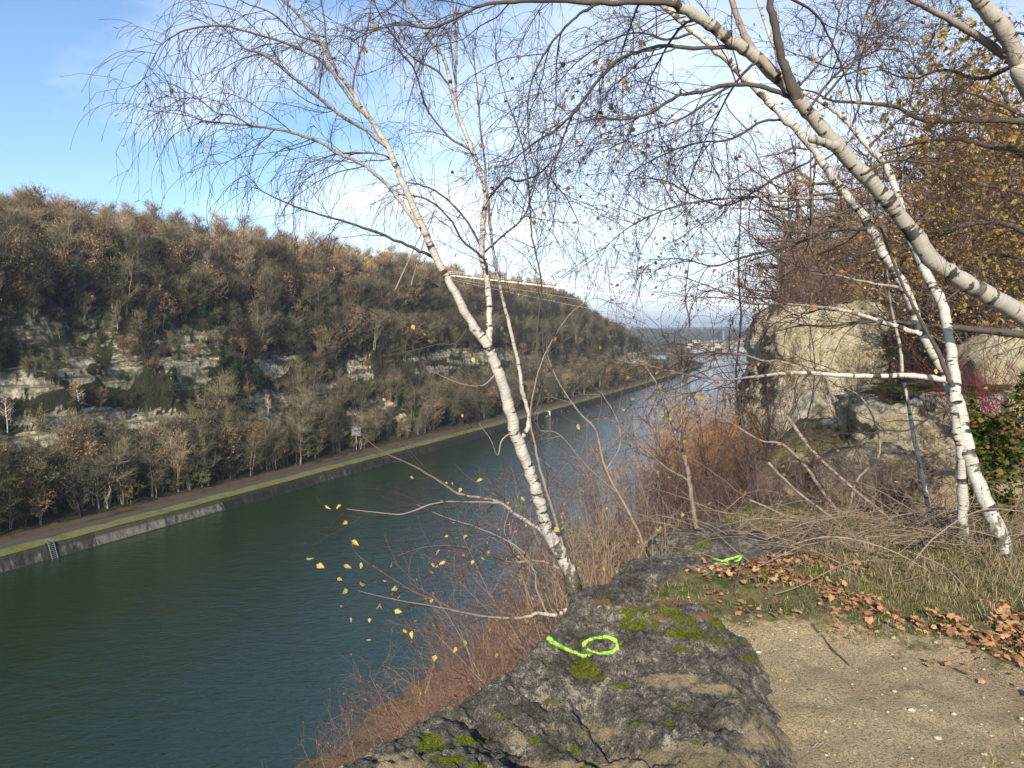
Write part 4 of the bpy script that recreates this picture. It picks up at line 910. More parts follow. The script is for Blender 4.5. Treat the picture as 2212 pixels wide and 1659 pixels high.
class Tree:
    def __init__(s, name, label, base, seed, bark, twig, leafm, cat='tree', group=None):
        s.o = empty(name, base); tag(s.o, label, cat, group); s.b = np.array(base, float); s.g = np.random.default_rng(seed)
        s.T = Tubes(); s.tw = Tubes(); s.bud = Tubes(); s.lf = Leaves(); s.bark, s.twig, s.leafm = bark, twig, leafm; s.n = 0
    def limb(s, ctrl, Ya, Yb, trunk=False, rough=1.0, spawn=None, name='branch', mat=None, sides=None, minr=.0012, k=1.0):
        """ctrl: (u, v, width) read off the photo, run from depth Ya to Yb"""
        c = np.array(ctrl, float); n = len(c); dist = np.concatenate([[0], np.cumsum(np.hypot(np.diff(c[:, 0]), np.diff(c[:, 1])))]); f = dist/dist[-1]
        Yd = Ya+(Yb-Ya)*f; pts = np.array([P(c[i, 0], c[i, 1], Yd[i]) for i in range(n)]); r = np.array([max(minr, W(c[i, 2], Yd[i])*k*.88) for i in range(n)])
        q = smooth_path(np.column_stack([pts, r]), 5); q[:, 3] = np.maximum(q[:, 3], minr)
        pts = q[:, :3]; r = q[:, 3]
        pts[1:-1] += s.g.normal(size=(len(pts)-2, 3))*np.minimum(r[1:-1], .012)[:, None]*.22*rough
        sd_ = sides or (16 if r.max() > .03 else 8 if r.max() > .012 else 6)
        # swellings at nodes
        rr = r*(1+.05*s.g.normal(size=len(r)))
        T = s.T if trunk else Tubes(); T.add(pts-s.b, rr, sd_)
        if not trunk: T.build(name, mat or s.bark, s.o)
        if spawn: s.spawn(pts, r, **spawn)
        return pts, r
    def spawn(s, pts, r, side=9, L=(.35, .9), sub=7, tw=(.12, .35), droop=.10, droop2=.16, jit=.13, leaf=.15, lsz=.03, f0=.15, f1=1.0, up=.05, ang=(30, 65), r1=.0032, r2=.0011, sub2=0, bias=None, tip=True, lm=1):
        g = s.g; seg = np.linalg.norm(np.diff(pts, axis=0), axis=1); cum = np.concatenate([[0], np.cumsum(seg)]); tot = cum[-1]
        n = max(1, int(side*tot))
        for i in range(n+(2 if tip else 0)):
            f = f0+(f1-f0)*(i+g.random())/n if i < n else .985
            x = min(f, .999)*tot; k = min(len(seg)-1, int(np.searchsorted(cum, x)-1)); k = max(k, 0)
            p = pts[k]+(pts[k+1]-pts[k])*((x-cum[k])/max(seg[k], 1e-9)); t_ = pts[k+1]-pts[k]
            d = rot_dir(g, t_, *ang)
            if bias is not None: d = d+np.array(bias)*g.uniform(.2, 1)
            LL = g.uniform(*L)*(1.15-.55*f); q, _ = walk(g, p, d, LL, .055, droop*g.uniform(.3, 1.3), jit, up)
            rb = min(r[k]*.6, r1*(.5+LL)); s.tw.add(q-s.b, np.linspace(max(rb, r2), r2*.8, len(q)), 4, False)
            m = int(sub*LL*g.uniform(.8, 1.3)+.5)
            for j in range(m+1):
                kk = int(g.uniform(.12, 1)*(len(q)-1)); kk = min(max(kk, 0), len(q)-2); d2 = rot_dir(g, q[kk+1]-q[kk], 25, 60); l2 = g.uniform(*tw)
                q2, dl = walk(g, q[kk], d2, l2, .05, droop2*g.uniform(.4, 1.4), jit*1.2); s.tw.add(q2-s.b, np.linspace(r2, r2*.55, len(q2)), 3, False)
                for z in range(sub2):
                    if g.random() < .6:
                        k3 = int(g.uniform(.2, .95)*(len(q2)-1)); q3, _ = walk(g, q2[k3], rot_dir(g, q2[min(k3+1, len(q2)-1)]-q2[k3-1 if k3 else 0], 25, 55), g.uniform(.05, .16), .04, droop2, jit*1.2); s.tw.add(q3-s.b, np.linspace(r2*.8, r2*.5, len(q3)), 3, False)
                        if g.random() < leaf*.7: s.lf.add(q3[-1]-s.b, lsz*g.uniform(.6, 1.2))
                # catkins / buds at the tips
                if g.random() < .5: 
                    e = q2[-1]; s.bud.add(np.array([e, e+(dl+g.normal(size=3)*.5)*.012, e+(dl+g.normal(size=3)*.4)*.022])-s.b, [.0010, .0022, .0009], 4, False)
                for _l in range(lm):
                    if g.random() < leaf: s.lf.add(q2[int(g.uniform(.1, 1)*(len(q2)-1))]-s.b+g.normal(size=3)*.01*(lm > 1), lsz*g.uniform(.6, 1.25))
    def finish(s, twn='twigs'):
        s.T.build('trunk', s.bark, s.o)
        a = s.tw.build(twn, s.twig, s.o)
        if a: tag(a, kind='stuff')
        b = s.bud.build('catkins', s.twig, s.o)
        if b: tag(b, kind='stuff')
        c = s.lf.build('leaves', s.leafm, s.o, seed=3)
        if c: tag(c, kind='stuff')
        return s.o

# ---- A: the birch at the brink, forked
bA = P(1243, 1300, 5.0)
A_ = Tree('birch_tree', 'forked white birch leaning left over the canal just behind the ringed foreground rock', bA, 21, M['birch'], M['twig'], M['leafy'])
A_.limb([(1255, 1330, 44), (1243, 1290, 40), (1236, 1255, 37), (1225, 1220, 34), (1203, 1180, 33), (1180, 1140, 32), (1166, 1085, 30), (1152, 1035, 29), (1130, 980, 28), (1112, 930, 28), (1100, 880, 27), (1082, 820, 26), (1066, 775, 26), (1050, 742, 25), (1010, 682, 21), (985, 632, 19), (955, 580, 18), (922, 512, 18), (895, 452, 16), (870, 392, 15), (840, 322, 13), (795, 252, 12), (760, 200, 10), (725, 150, 9), (690, 90, 8), (650, 38, 7), (605, -5, 6), (560, -60, 5)], 5.0, 4.2, trunk=True, rough=1.6)
A_.limb([(1053, 752, 20), (1057, 722, 17), (1057, 680, 15), (1052, 600, 14), (1040, 550, 14), (1045, 470, 13), (1050, 420, 12), (1035, 370, 12), (1015, 310, 11), (990, 250, 10), (975, 190, 9), (960, 130, 8), (930, 90, 7), (900, 40, 6), (870, -5, 6), (850, -60, 5)], 4.93, 5.6, trunk=True)
PEND = dict(side=8, L=(.25, .7), sub=11, tw=(.2, .62), droop=.24, droop2=.42, jit=.13, leaf=.010, lsz=.035, f0=.3, up=.10, sub2=3, r2=.00155)
A_.limb([(905, 492, 11), (870, 442, 10), (835, 398, 9), (800, 366, 9), (762, 345, 8), (730, 331, 8), (695, 310, 7), (660, 295, 7), (610, 282, 6), (560, 274, 5), (490, 266, 4), (430, 263, 3.5)], 4.5, 4.2, spawn=PEND)
A_.limb([(545, 272, 4), (500, 248, 3.5), (470, 245, 3), (430, 215, 3), (400, 212, 2.4), (375, 222, 2), (340, 245, 1.5)], 4.25, 4.1, spawn=dict(PEND, side=20, L=(.10, .3), f0=.15, droop=.4))
A_.limb([(843, 325, 9), (790, 282, 8.5), (740, 252, 8), (690, 212, 7.5), (640, 172, 7), (580, 125, 6), (520, 102, 4)], 4.45, 4.0, spawn=PEND)
A_.limb([(797, 256, 9), (770, 230, 8), (740, 190, 7.5), (700, 137, 7), (640, 102, 6), (560, 76, 5), (480, 56, 4.5), (400, 66, 4), (350, 95, 3), (330, 130, 2.2), (310, 170, 1.5)], 4.4, 3.9, spawn=dict(PEND, side=14, f0=.3, L=(.10, .32), droop=.4))
A_.limb([(945, 558, 8), (912, 545, 7.5), (880, 530, 7), (800, 497, 6), (720, 471, 5), (650, 451, 4), (590, 425, 3), (552, 405, 2)], 4.8, 4.4, mat=M['darkbark'], spawn=dict(PEND, side=6, f0=.3, L=(.2, .5), sub=9))
A_.limb([(690, 90, 5), (640, 75, 4), (590, 30, 3.5), (540, 10, 3), (480, -20, 2)], 4.3, 4.0, spawn=dict(PEND, side=12, f0=.1, L=(.15, .4)))
A_.limb([(725, 150, 5), (705, 90, 4.5), (700, 40, 4), (690, -10, 3.5)], 4.3, 4.6, spawn=dict(PEND, side=10, f0=.1))
A_.limb([(870, 392, 6), (840, 340, 5), (780, 330, 4), (720, 335, 3), (660, 355, 2)], 4.5, 4.9, spawn=dict(PEND, side=9, f0=.2))
A_.limb([(760, 200, 5), (770, 140, 4.5), (790, 80, 4), (800, 20, 3.5), (805, -30, 3)], 4.4, 5.0, spawn=dict(PEND, side=10, f0=.1))
A_.limb([(990, 250, 7), (984, 200, 7), (985, 160, 7), (985, 100, 7), (982, 50, 6), (975, -10, 5)], 5.4, 5.3, spawn=dict(PEND, side=10, leaf=.05, f0=.1))
A_.limb([(975, 190, 5), (940, 150, 5), (900, 130, 4), (860, 90, 4), (820, 30, 3), (800, -20, 3)], 5.45, 5.0, spawn=dict(PEND, side=10, leaf=.03, f0=.1))
A_.limb([(1020, 325, 6), (975, 300, 5.5), (935, 255, 5), (920, 230, 5), (905, 180, 4), (890, 140, 4), (860, 110, 3)], 5.3, 4.8, spawn=dict(PEND, side=8, leaf=.03, f0=.15))
A_.limb([(1056, 429, 6), (1093, 386, 5.5), (1118, 392, 5), (1163, 376, 4), (1201, 337, 3), (1230, 300, 2)], 5.2, 5.4, mat=M['darkbark'], spawn=dict(PEND, side=9, leaf=.06, droop=.1))
A_.limb([(1042, 540, 6), (1010, 480, 5), (965, 430, 4.5), (925, 405, 4), (880, 395, 3), (840, 405, 2)], 5.1, 5.4, mat=M['darkbark'], spawn=dict(PEND, side=7, f0=.2))
A_.limb([(1052, 600, 6), (1045, 560, 6), (1000, 520, 5), (970, 470, 4.5), (920, 430, 4), (860, 420, 3)], 5.05, 4.7, mat=M['darkbark'], spawn=dict(PEND, side=7, f0=.2, droop=.1))
A_.limb([(1040, 550, 5), (1085, 510, 4.5), (1130, 470, 4), (1150, 420, 3), (1165, 370, 2)], 5.1, 5.3, mat=M['darkbark'], spawn=dict(PEND, side=7, f0=.2, leaf=.05, droop=.1))
SPR = dict(side=6, L=(.25, .7), sub=6, tw=(.10, .30), droop=.03, droop2=.05, jit=.14, leaf=.10, lsz=.042, f0=.2, up=.03, sub2=1)
A_.limb([(1117, 948, 14), (1128, 943, 13), (1140, 926, 12), (1143, 900, 10), (1136, 870, 10), (1128, 840, 10), (1120, 790, 9.5), (1105, 720, 9), (1085, 640, 8), (1068, 560, 7), (1058, 480, 6.5), (1050, 400, 6), (1045, 330, 5), (1035, 250, 4), (1030, 180, 3), (1020, 100, 2)], 4.9, 5.1, spawn=dict(PEND, side=5, leaf=.05, droop=.08, L=(.25, .6)))
A_.limb([(1143, 903, 6), (1158, 880, 5), (1166, 850, 5), (1163, 790, 4.6), (1160, 720, 4.5), (1170, 620, 4.5), (1160, 560, 4.5), (1148, 500, 4), (1142, 400, 4), (1125, 300, 3.5), (1092, 205, 2.5), (1070, 120, 2)], 4.9, 4.7, mat=M['darkbark'], spawn=dict(PEND, side=5, leaf=.05, droop=.08))
A_.limb([(1225, 1225, 8), (1208, 1150, 8), (1172, 1033, 7), (1154, 953, 5.5), (1145, 905, 4.5), (1152, 850, 4), (1175, 770, 3), (1230, 680, 2), (1290, 640, 1.5)], 4.95, 4.6, mat=M['greybark'], spawn=dict(SPR, side=4, leaf=.05))
A_.limb([(1185, 1162, 11), (1160, 1140, 10), (1117, 1113, 9), (1077, 1084, 7.5), (1030, 1074, 6.5), (990, 1066, 6), (939, 1033, 5), (888, 1004, 4), (826, 975, 3), (778, 934, 2), (770, 900, 1.5)], 4.95, 4.3, mat=M['birch'], spawn=dict(SPR, leaf=.10))
A_.limb([(1077, 1086, 5), (1019, 1084, 4.5), (939, 1087, 4), (873, 1110, 3.4), (804, 1106, 2.4), (745, 1099, 1.6)], 4.7, 4.3, mat=M['greybark'], spawn=dict(SPR, side=7, leaf=.12))
A_.limb([(1207, 1227, 8), (1183, 1216, 6.5), (1154, 1212, 6), (1099, 1214, 5), (1055, 1197, 4), (990, 1179, 3), (917, 1182, 2), (860, 1200, 1.4)], 5.0, 4.5, spawn=dict(SPR, side=7, leaf=.16))
A_.limb([(1154, 1212, 5), (1117, 1182, 4.5), (1081, 1161, 4), (1019, 1135, 3), (961, 1117, 2), (900, 1090, 1.4)], 4.9, 4.6, mat=M['greybark'], spawn=dict(SPR, side=6, leaf=.16))
A_.limb([(1225, 1318, 12), (1194, 1329, 10), (1168, 1325, 9), (1145, 1330, 8), (1117, 1335, 7), (1055, 1332, 6), (990, 1321, 5), (953, 1302, 4.5), (899, 1281, 4), (855, 1255, 3.4), (807, 1223, 2.6), (771, 1197, 1.8), (755, 1160, 1.2)], 4.95, 4.2, spawn=dict(SPR, side=7, leaf=.42, lsz=.045, L=(.2, .5), f0=.3))
A_.limb([(990, 1321, 3.5), (940, 1310, 3), (880, 1300, 2.5), (830, 1290, 2), (770, 1275, 1.4)], 4.5, 4.2, mat=M['greybark'], spawn=dict(SPR, side=8, leaf=.5, lsz=.045, L=(.12, .35), f0=.2))
A_.limb([(1180, 1322, 7), (1158, 1270, 6), (1155, 1235, 5), (1120, 1190, 3.5), (1090, 1150, 2.5), (1100, 1100, 1.6)], 4.95, 4.8, mat=M['greybark'], spawn=dict(SPR, side=8, leaf=.3))
A_.limb([(1112, 930, 4), (1085, 950, 4), (1075, 985, 2.5), (1060, 950, 2), (1035, 915, 1.5)], 4.95, 4.8, mat=M['greybark'], spawn=dict(SPR, side=5, leaf=.05))
A_.limb([(1078, 800, 4), (1045, 832, 4), (1000, 830, 3), (960, 815, 2.5), (920, 795, 1.6)], 4.95, 4.6, mat=M['greybark'], spawn=dict(SPR, side=6, leaf=.30, L=(.15, .4)))
A_.limb([(1015, 700, 3.5), (985, 740, 3), (940, 745, 2.5), (880, 760, 2), (820, 770, 1.4)], 4.95, 4.6, mat=M['darkbark'], spawn=dict(SPR, side=5, leaf=.2, L=(.15, .4)))
# fissured bark and moss on the trunk are in the bark; the dark knots where limbs leave
kt = Tubes()
for u, v, w_ in [(1073, 757, 11), (1008, 688, 9), (1013, 632, 9), (985, 600, 8), (1096, 885, 16), (1108, 905, 15), (1105, 865, 13)]:
    c = P(u, v, 4.88); kt.add(np.array([c+(0, -.0, .012), c+(0, -.005, 0), c-(0, 0, .012)])-bA, [.003, W(w_, 4.9)*.75, .003], 8)
kt.build('bark_knot', M['darkbark'], A_.o); A_.finish()

# ---- C: the white birch on the right, forked low
bC = P(2200, 1285, 4.6)
C_ = Tree('birch_tree', 'bright white birch at the right that forks at hip height into leaning stems', bC, 31, M['birch_old'], M['twig'], M['leafb'])
C_.limb([(2210, 1310, 62), (2196, 1262, 56), (2178, 1205, 50), (2150, 1130, 46), (2120, 1060, 44), (2092, 980, 42), (2076, 900, 42), (2057, 838, 42), (2035, 790, 35), (2018, 765, 34), (1990, 710, 32), (1965, 650, 30), (1930, 580, 30), (1895, 520, 28), (1860, 460, 26), (1810, 400, 25), (1770, 340, 25), (1720, 280, 24), (1670, 230, 22), (1620, 180, 22), (1560, 120, 20), (1500, 70, 18), (1440, 20, 18), (1390, -30, 15)], 4.6, 5.6, trunk=True, k=.74, rough=1.8)
C_.limb([(2066, 870, 30), (2062, 810, 28), (2050, 730, 27), (2035, 655, 26), (2000, 590, 24), (1960, 500, 21), (1935, 410, 19), (1910, 352, 17), (1875, 316, 16), (1839, 274, 14), (1811, 246, 13), (1773, 218, 12), (1723, 190, 11), (1681, 119, 10), (1653, 53, 9), (1630, -20, 7)], 4.75, 6.2, trunk=True, k=.86)
C_.limb([(2090, 1262, 28), (2082, 1200, 27), (2080, 1130, 25), (2080, 1060, 24), (2078, 990, 22), (2068, 930, 20), (2060, 880, 16)], 4.95, 4.8, trunk=True)
C_.limb([(2058, 835, 14), (2050, 820, 13), (2031, 771, 11), (1995, 703, 9), (1957, 631, 7), (1926, 557, 6), (1900, 480, 5), (1890, 410, 4), (1880, 340, 3)], 4.5, 4.6, mat=M['darkbark'], spawn=dict(side=4, L=(.3, .7), sub=5, leaf=.05, droop=.02))
CT = dict(side=13, L=(.35, .95), sub=10, tw=(.12, .4), droop=.05, droop2=.12, jit=.16, leaf=.12, lsz=.036, f0=.2, up=.02, sub2=3, r2=.0015)
C_.limb([(2048, 822, 17), (2031, 818, 15), (1957, 811, 13), (1891, 812, 12), (1823, 811, 11), (1740, 805, 10), (1684, 808, 8), (1615, 815, 6), (1556, 821, 5), (1490, 811, 4), (1400, 790, 3), (1330, 780, 2)], 4.7, 4.9, spawn=dict(CT, f0=.3))
C_.limb([(1740, 805, 7), (1722, 792, 7), (1684, 780, 6), (1648, 780, 6), (1615, 768, 5), (1556, 762, 4), (1490, 770, 3), (1420, 760, 2)], 4.8, 5.0, spawn=CT)
C_.limb([(1990, 722, 12), (1971, 715, 11), (1912, 697, 10), (1853, 679, 9), (1808, 667, 8), (1764, 663, 7), (1698, 657, 5), (1615, 655, 4), (1556, 628, 3), (1480, 600, 2)], 4.8, 5.3, spawn=CT)
C_.limb([(1945, 622, 8), (1876, 611, 7), (1808, 595, 5.5), (1769, 593, 4), (1700, 575, 3), (1640, 580, 2)], 4.9, 5.6, spawn=CT)
C_.limb([(1872, 495, 10), (1853, 494, 9), (1786, 499, 8), (1716, 527, 7), (1603, 556, 5), (1540, 575, 4), (1480, 560, 3), (1400, 560, 2)], 5.1, 5.0, mat=M['darkbark'], spawn=CT)
C_.limb([(1820, 428, 9), (1804, 428, 8), (1734, 429, 8), (1681, 424, 7), (1576, 428, 6), (1505, 436, 5), (1435, 454, 4), (1360, 490, 3), (1300, 540, 2)], 5.1, 5.0, spawn=dict(CT, leaf=.07))
C_.limb([(1760, 335, 6), (1744, 352, 5.5), (1681, 380, 5), (1628, 415, 5), (1565, 445, 4), (1488, 418, 3.5), (1435, 390, 3), (1370, 385, 2)], 5.2, 5.0, mat=M['darkbark'], spawn=dict(CT, leaf=.08))
C_.limb([(1700, 260, 6), (1650, 262, 6), (1580, 300, 5), (1500, 310, 4), (1420, 340, 3), (1350, 380, 2)], 5.4, 5.0, mat=M['darkbark'], spawn=dict(CT, leaf=.08, droop=.15))
C_.limb([(1620, 180, 7), (1570, 190, 6), (1500, 240, 5), (1440, 270, 4), (1380, 290, 3), (1300, 330, 2)], 5.4, 5.2, mat=M['darkbark'], spawn=dict(CT, leaf=.06, droop=.2, droop2=.25))
C_.limb([(1500, 70, 7), (1440, 85, 6), (1380, 70, 5), (1310, 90, 4), (1240, 140, 3), (1190, 200, 2)], 5.5, 5.3, mat=M['darkbark'], spawn=dict(CT, leaf=.05, droop=.22, droop2=.28))
for a, b in [((1935, 410), (2010, 330)), ((1839, 274), (1850, 180)), ((1773, 218), (1850, 120)), ((1965, 500), (2040, 420)), ((2035, 655), (2110, 600)), ((1723, 190), (1800, 90)), ((1875, 316), (1960, 240)), ((2000, 590), (2090, 500))]:
    m = ((a[0]+b[0])/2+15, (a[1]+b[1])/2-12); C_.limb([(a[0], a[1], 6), (m[0], m[1], 5), (b[0], b[1], 4), (b[0]+20, b[1]-90, 3), (b[0]+60, b[1]-170, 2)], 5.8, 6.4, mat=M['darkbark'], spawn=dict(CT, leaf=.05, up=.08))
C_.limb([(2060, 880, 7), (2010, 900, 6), (1960, 930, 5), (1900, 930, 4), (1850, 960, 3), (1800, 1000, 2)], 4.8, 5.4, mat=M['darkbark'], spawn=dict(CT, side=7))
C_.finish()

# ---- B: the big leaning birch whose trunk crosses the upper right
bB = np.array([5.9, 4.9, 33.2])
B_ = Tree('birch_tree', 'thick birch trunk arching in from the right edge across the upper right of the view', bB, 41, M['birch_grey'], M['twig'], M['leafb'])
pts0 = [(2900, 1200, 90), (2700, 1000, 84), (2500, 860, 78), (2330, 760, 73), (2212, 682, 68), (2130, 636, 62), (2060, 594, 60), (2010, 556, 58), (1965, 492, 54), (1915, 430, 52), (1862, 375, 52), (1800, 305, 50), (1745, 240, 48), (1700, 190, 48), (1640, 130, 45), (1580, 88, 42), (1520, 45, 38), (1460, 10, 34), (1400, -22, 30), (1300, -60, 25), (1200, -90, 18)]
B_.limb(pts0, 4.9, 3.9, trunk=True, rough=1.3, k=.66)
B_.limb([(1720, 215, 30), (1705, 170, 24), (1690, 130, 20), (1676, 70, 18), (1662, 0, 16), (1655, -70, 14)], 4.05, 3.9, mat=M['darkbark'])
B_.limb([(1680, 165, 22), (1645, 130, 20), (1615, 90, 17), (1598, 50, 16), (1580, 0, 14), (1565, -60, 12)], 4.08, 4.2, mat=M['greybark'])
B_.limb([(1812, 322, 26), (1795, 312, 22), (1770, 305, 19), (1752, 300, 18)], 4.1, 4.0)
BT = dict(side=13, L=(.35, .9), sub=11, tw=(.12, .4), droop=.16, droop2=.22, jit=.15, leaf=.19, lsz=.036, f0=.2, up=.03, sub2=3, r2=.0015)
B_.limb([(1712, 212, 14), (1702, 207, 12), (1653, 190, 11), (1583, 183, 10), (1505, 200, 9), (1462, 207, 8), (1413, 239, 7), (1374, 253, 6), (1332, 258, 5), (1286, 257, 3.5), (1230, 270, 2)], 4.1, 4.2, mat=M['darkbark'], spawn=BT)
B_.limb([(1600, 105, 12), (1561, 102, 10), (1500, 104, 9.5), (1434, 100, 9), (1375, 113, 8), (1335, 130, 8), (1300, 165, 7.5), (1279, 190, 7), (1250, 232, 6.5), (1237, 246, 6), (1199, 282, 5), (1163, 302, 4), (1120, 335, 3), (1080, 350, 2)], 4.1, 4.5, mat=M['darkbark'], spawn=dict(BT, side=8))
B_.limb([(1460, 8, 16), (1420, 5, 15), (1300, 5, 13), (1180, 0, 12), (1110, 4, 10), (1040, 12, 8), (998, 32, 7), (934, 60, 6), (864, 53, 4), (800, 70, 3), (760, 90, 2)], 3.95, 4.2, mat=M['darkbark'], spawn=dict(BT, side=10, droop=.25, droop2=.3, leaf=.05, f0=.3))
B_.limb([(1237, 246, 5), (1205, 330, 4), (1190, 380, 3.5), (1225, 430, 3), (1250, 480, 2)], 4.4, 4.4, mat=M['darkbark'], spawn=dict(BT, leaf=.12))
B_.limb([(1300, 5, 8), (1260, 25, 7), (1220, 60, 6), (1180, 110, 5), (1150, 170, 4), (1140, 240, 3), (1145, 330, 2)], 4.0, 4.3, mat=M['darkbark'], spawn=dict(BT, leaf=.09, side=9))
for a, b in [((1500, 40), (1430, 120)), ((1640, 130), (1560, 230)), ((1400, -10), (1360, 60)), ((1580, 88), (1480, 30)), ((1860, 378), (1980, 350)), ((1745, 238), (1850, 130))]:
    m = ((a[0]+b[0])/2, (a[1]+b[1])/2-15); B_.limb([(a[0], a[1], 7), (m[0], m[1], 6), (b[0], b[1], 4.5), (b[0]*1.5-a[0]*.5, b[1]*1.5-a[1]*.5+30, 3), (b[0]*2-a[0], b[1]*2-a[1]+90, 2)], 4.1, 4.6, mat=M['darkbark'], spawn=BT)
B_.limb([(1662, 0, 8), (1690, -10, 7), (1760, 30, 6), (1800, 100, 4), (1830, 180, 3), (1850, 260, 2)], 3.95, 4.6, mat=M['darkbark'], spawn=dict(BT, side=8))
B_.finish()

# ---- D: birch in the upper right corner with dark boughs
bD = np.array([8.2, 6.8, 33.3])
D_ = Tree('birch_tree', 'birch in the upper right corner with long dark boughs reaching in', bD, 51, M['birch_grey'], M['twig'], M['leafo'])
D_.limb([(2800, 1150, 66), (2620, 850, 60), (2420, 480, 52), (2300, 300, 47), (2212, 172, 42), (2202, 134, 40), (2166, 63, 38), (2131, 21, 36), (2105, -10, 34), (2040, -80, 28)], 6.8, 6.0, trunk=True)
D_.limb([(2225, 195, 26), (2205, 152, 22), (2156, 109, 19), (2103, 73, 17), (2033, 32, 14), (1980, 7, 12), (1920, -20, 10)], 6.4, 6.0, mat=M['greybark'], spawn=dict(BT, leaf=.10, lsz=.05))
DT = dict(side=7, L=(.5, 1.3), sub=9, tw=(.15, .5), droop=.05, droop2=.10, jit=.16, leaf=.10, lsz=.05, f0=.15, up=.04, sub2=1, r2=.0014)
D_.limb([(2400, 300, 18), (2212, 264, 14), (2103, 260, 12), (1997, 260, 10), (1927, 229, 8), (1804, 218, 6), (1751, 197, 4), (1690, 190, 2)], 6.4, 6.0, mat=M['darkbark'], spawn=DT)
D_.limb([(2500, 760, 28), (2212, 723, 20), (2090, 711, 16), (2001, 703, 12), (1925, 695, 9), (1853, 697, 7), (1790, 705, 5), (1734, 703, 4), (1660, 720, 2)], 6.2, 5.8, mat=M['darkbark'], spawn=dict(DT, leaf=.03, lsz=.035))
D_.limb([(2420, 480, 22), (2212, 335, 14), (2150, 320, 12), (2060, 300, 9), (1980, 310, 6), (1900, 330, 3)], 6.6, 6.6, mat=M['darkbark'], spawn=dict(DT, leaf=.35))
D_.limb([(2400, 600, 22), (2212, 500, 14), (2130, 480, 11), (2030, 500, 8), (1960, 520, 5), (1900, 560, 3)], 6.6, 7.0, mat=M['darkbark'], spawn=dict(DT, leaf=.22))
D_.limb([(2202, 134, 12), (2120, 170, 9), (2040, 150, 7), (1970, 170, 5), (1900, 150, 3)], 6.4, 6.8, mat=M['darkbark'], spawn=dict(DT, leaf=.25))
D_.finish()
# ================================================================ shrubs, saplings, wood on the plateau
def near_shrub(seed, h, n, spread, bark, twig, leafm, leaf, lsz, arch=.25, sub=6, side=7, r=.007, tw=(.12, .35), L=(.25, .7), sub2=1, r2=.0016, up=.06, jit=.10):
    T = Tree('shrub_proto', 'x', (0, 0, 0), seed, bark, twig, leafm); g = T.g
    for i in range(n):
        a = g.uniform(0, 6.28); rr = g.random()**.6; d = np.array([math.cos(a)*spread*rr, math.sin(a)*spread*rr, 1.0])
        b = np.array([math.cos(a), math.sin(a), 0])*g.uniform(0, .25)*spread
        pts, _ = walk(g, b, d, h*g.uniform(.6, 1.05), .12, arch*.06, jit*.6, 0); rad = np.linspace(r*g.uniform(.7, 1.3), .002, len(pts))
        T.T.add(pts, rad, 5); T.spawn(pts, rad, side=side, L=L, sub=sub, tw=tw, droop=.02, droop2=.02, jit=jit, leaf=leaf, lsz=lsz, f0=.12, up=up, ang=(20, 50), r1=.0035, r2=r2, sub2=sub2)
    o = T.o; parts = [T.T.build('stem', bark, o), T.tw.build('twigs', twig, o)]
    c = T.lf.build('leaves', leafm, o, seed=5)
    if c: parts.append(c)
    for p_ in parts[1:]: tag(p_, kind='stuff')
    return o
M['redtwig'] = stem_mat('red_brown_twig', (.10, .06, .05), (.24, .15, .12), 12); M['orangetwig'] = stem_mat('orange_twig', (.22, .12, .06), (.42, .25, .13), 12)
M['tantwig'] = stem_mat('tan_twig', (.20, .14, .085), (.38, .28, .18), 12); M['crimson'] = stem_mat('crimson_stem', (.09, .020, .026), (.20, .045, .05), 12)
M['leafrb'] = leafmat('red_brown_leaf', [(0, (.30, .10, .06)), (.5, (.36, .17, .09)), (1, (.22, .10, .06))]); M['leafgreen'] = leafmat('bramble_leaf', [(0, (.022, .038, .010)), (.45, (.05, .075, .018)), (.75, (.10, .11, .03)), (.9, (.20, .13, .04)), (1, (.16, .06, .03))], .2)
SH = {
 'red': (dict(h=4.2, n=16, spread=.42, bark=M['greybark'], twig=M['redtwig'], leafm=M['leafrb'], leaf=.16, lsz=.05, r=.018, side=5, L=(.4, 1.1), sub=7, tw=(.2, .5), r2=.003), 'red-brown bare shrub'),
 'orange': (dict(h=3.6, n=26, spread=.38, bark=M['orangetwig'], twig=M['orangetwig'], leafm=M['leafo'], leaf=.04, lsz=.04, r=.014, side=4, L=(.4, 1.2), sub=5, tw=(.2, .6), r2=.004, up=.2), 'orange twigged willow shrub'),
 'yellow': (dict(h=3.0, n=14, spread=.5, bark=M['greybark'], twig=M['tantwig'], leafm=M['leafo'], leaf=1.0, lsz=.075, r=.014, side=5, L=(.3, .8), sub=7, tw=(.15, .4), r2=.003), 'yellow leaved bush'),
 'brown': (dict(h=2.4, n=15, spread=.5, bark=M['greybark'], twig=M['redtwig'], leafm=M['leafb'], leaf=.08, lsz=.03, r=.009, side=7, L=(.25, .8), sub=8, tw=(.12, .4), r2=.0018, sub2=1), 'brown bare shrub'),
 'straw': (dict(h=1.5, n=34, spread=.35, bark=M['tantwig'], twig=M['tantwig'], leafm=M['leafg'], leaf=.06, lsz=.03, r=.0045, side=3, L=(.2, .6), sub=4, tw=(.1, .3), r2=.0013), 'straw coloured thin stemmed shrub')}
SHP = {}; gs = np.random.default_rng(91)
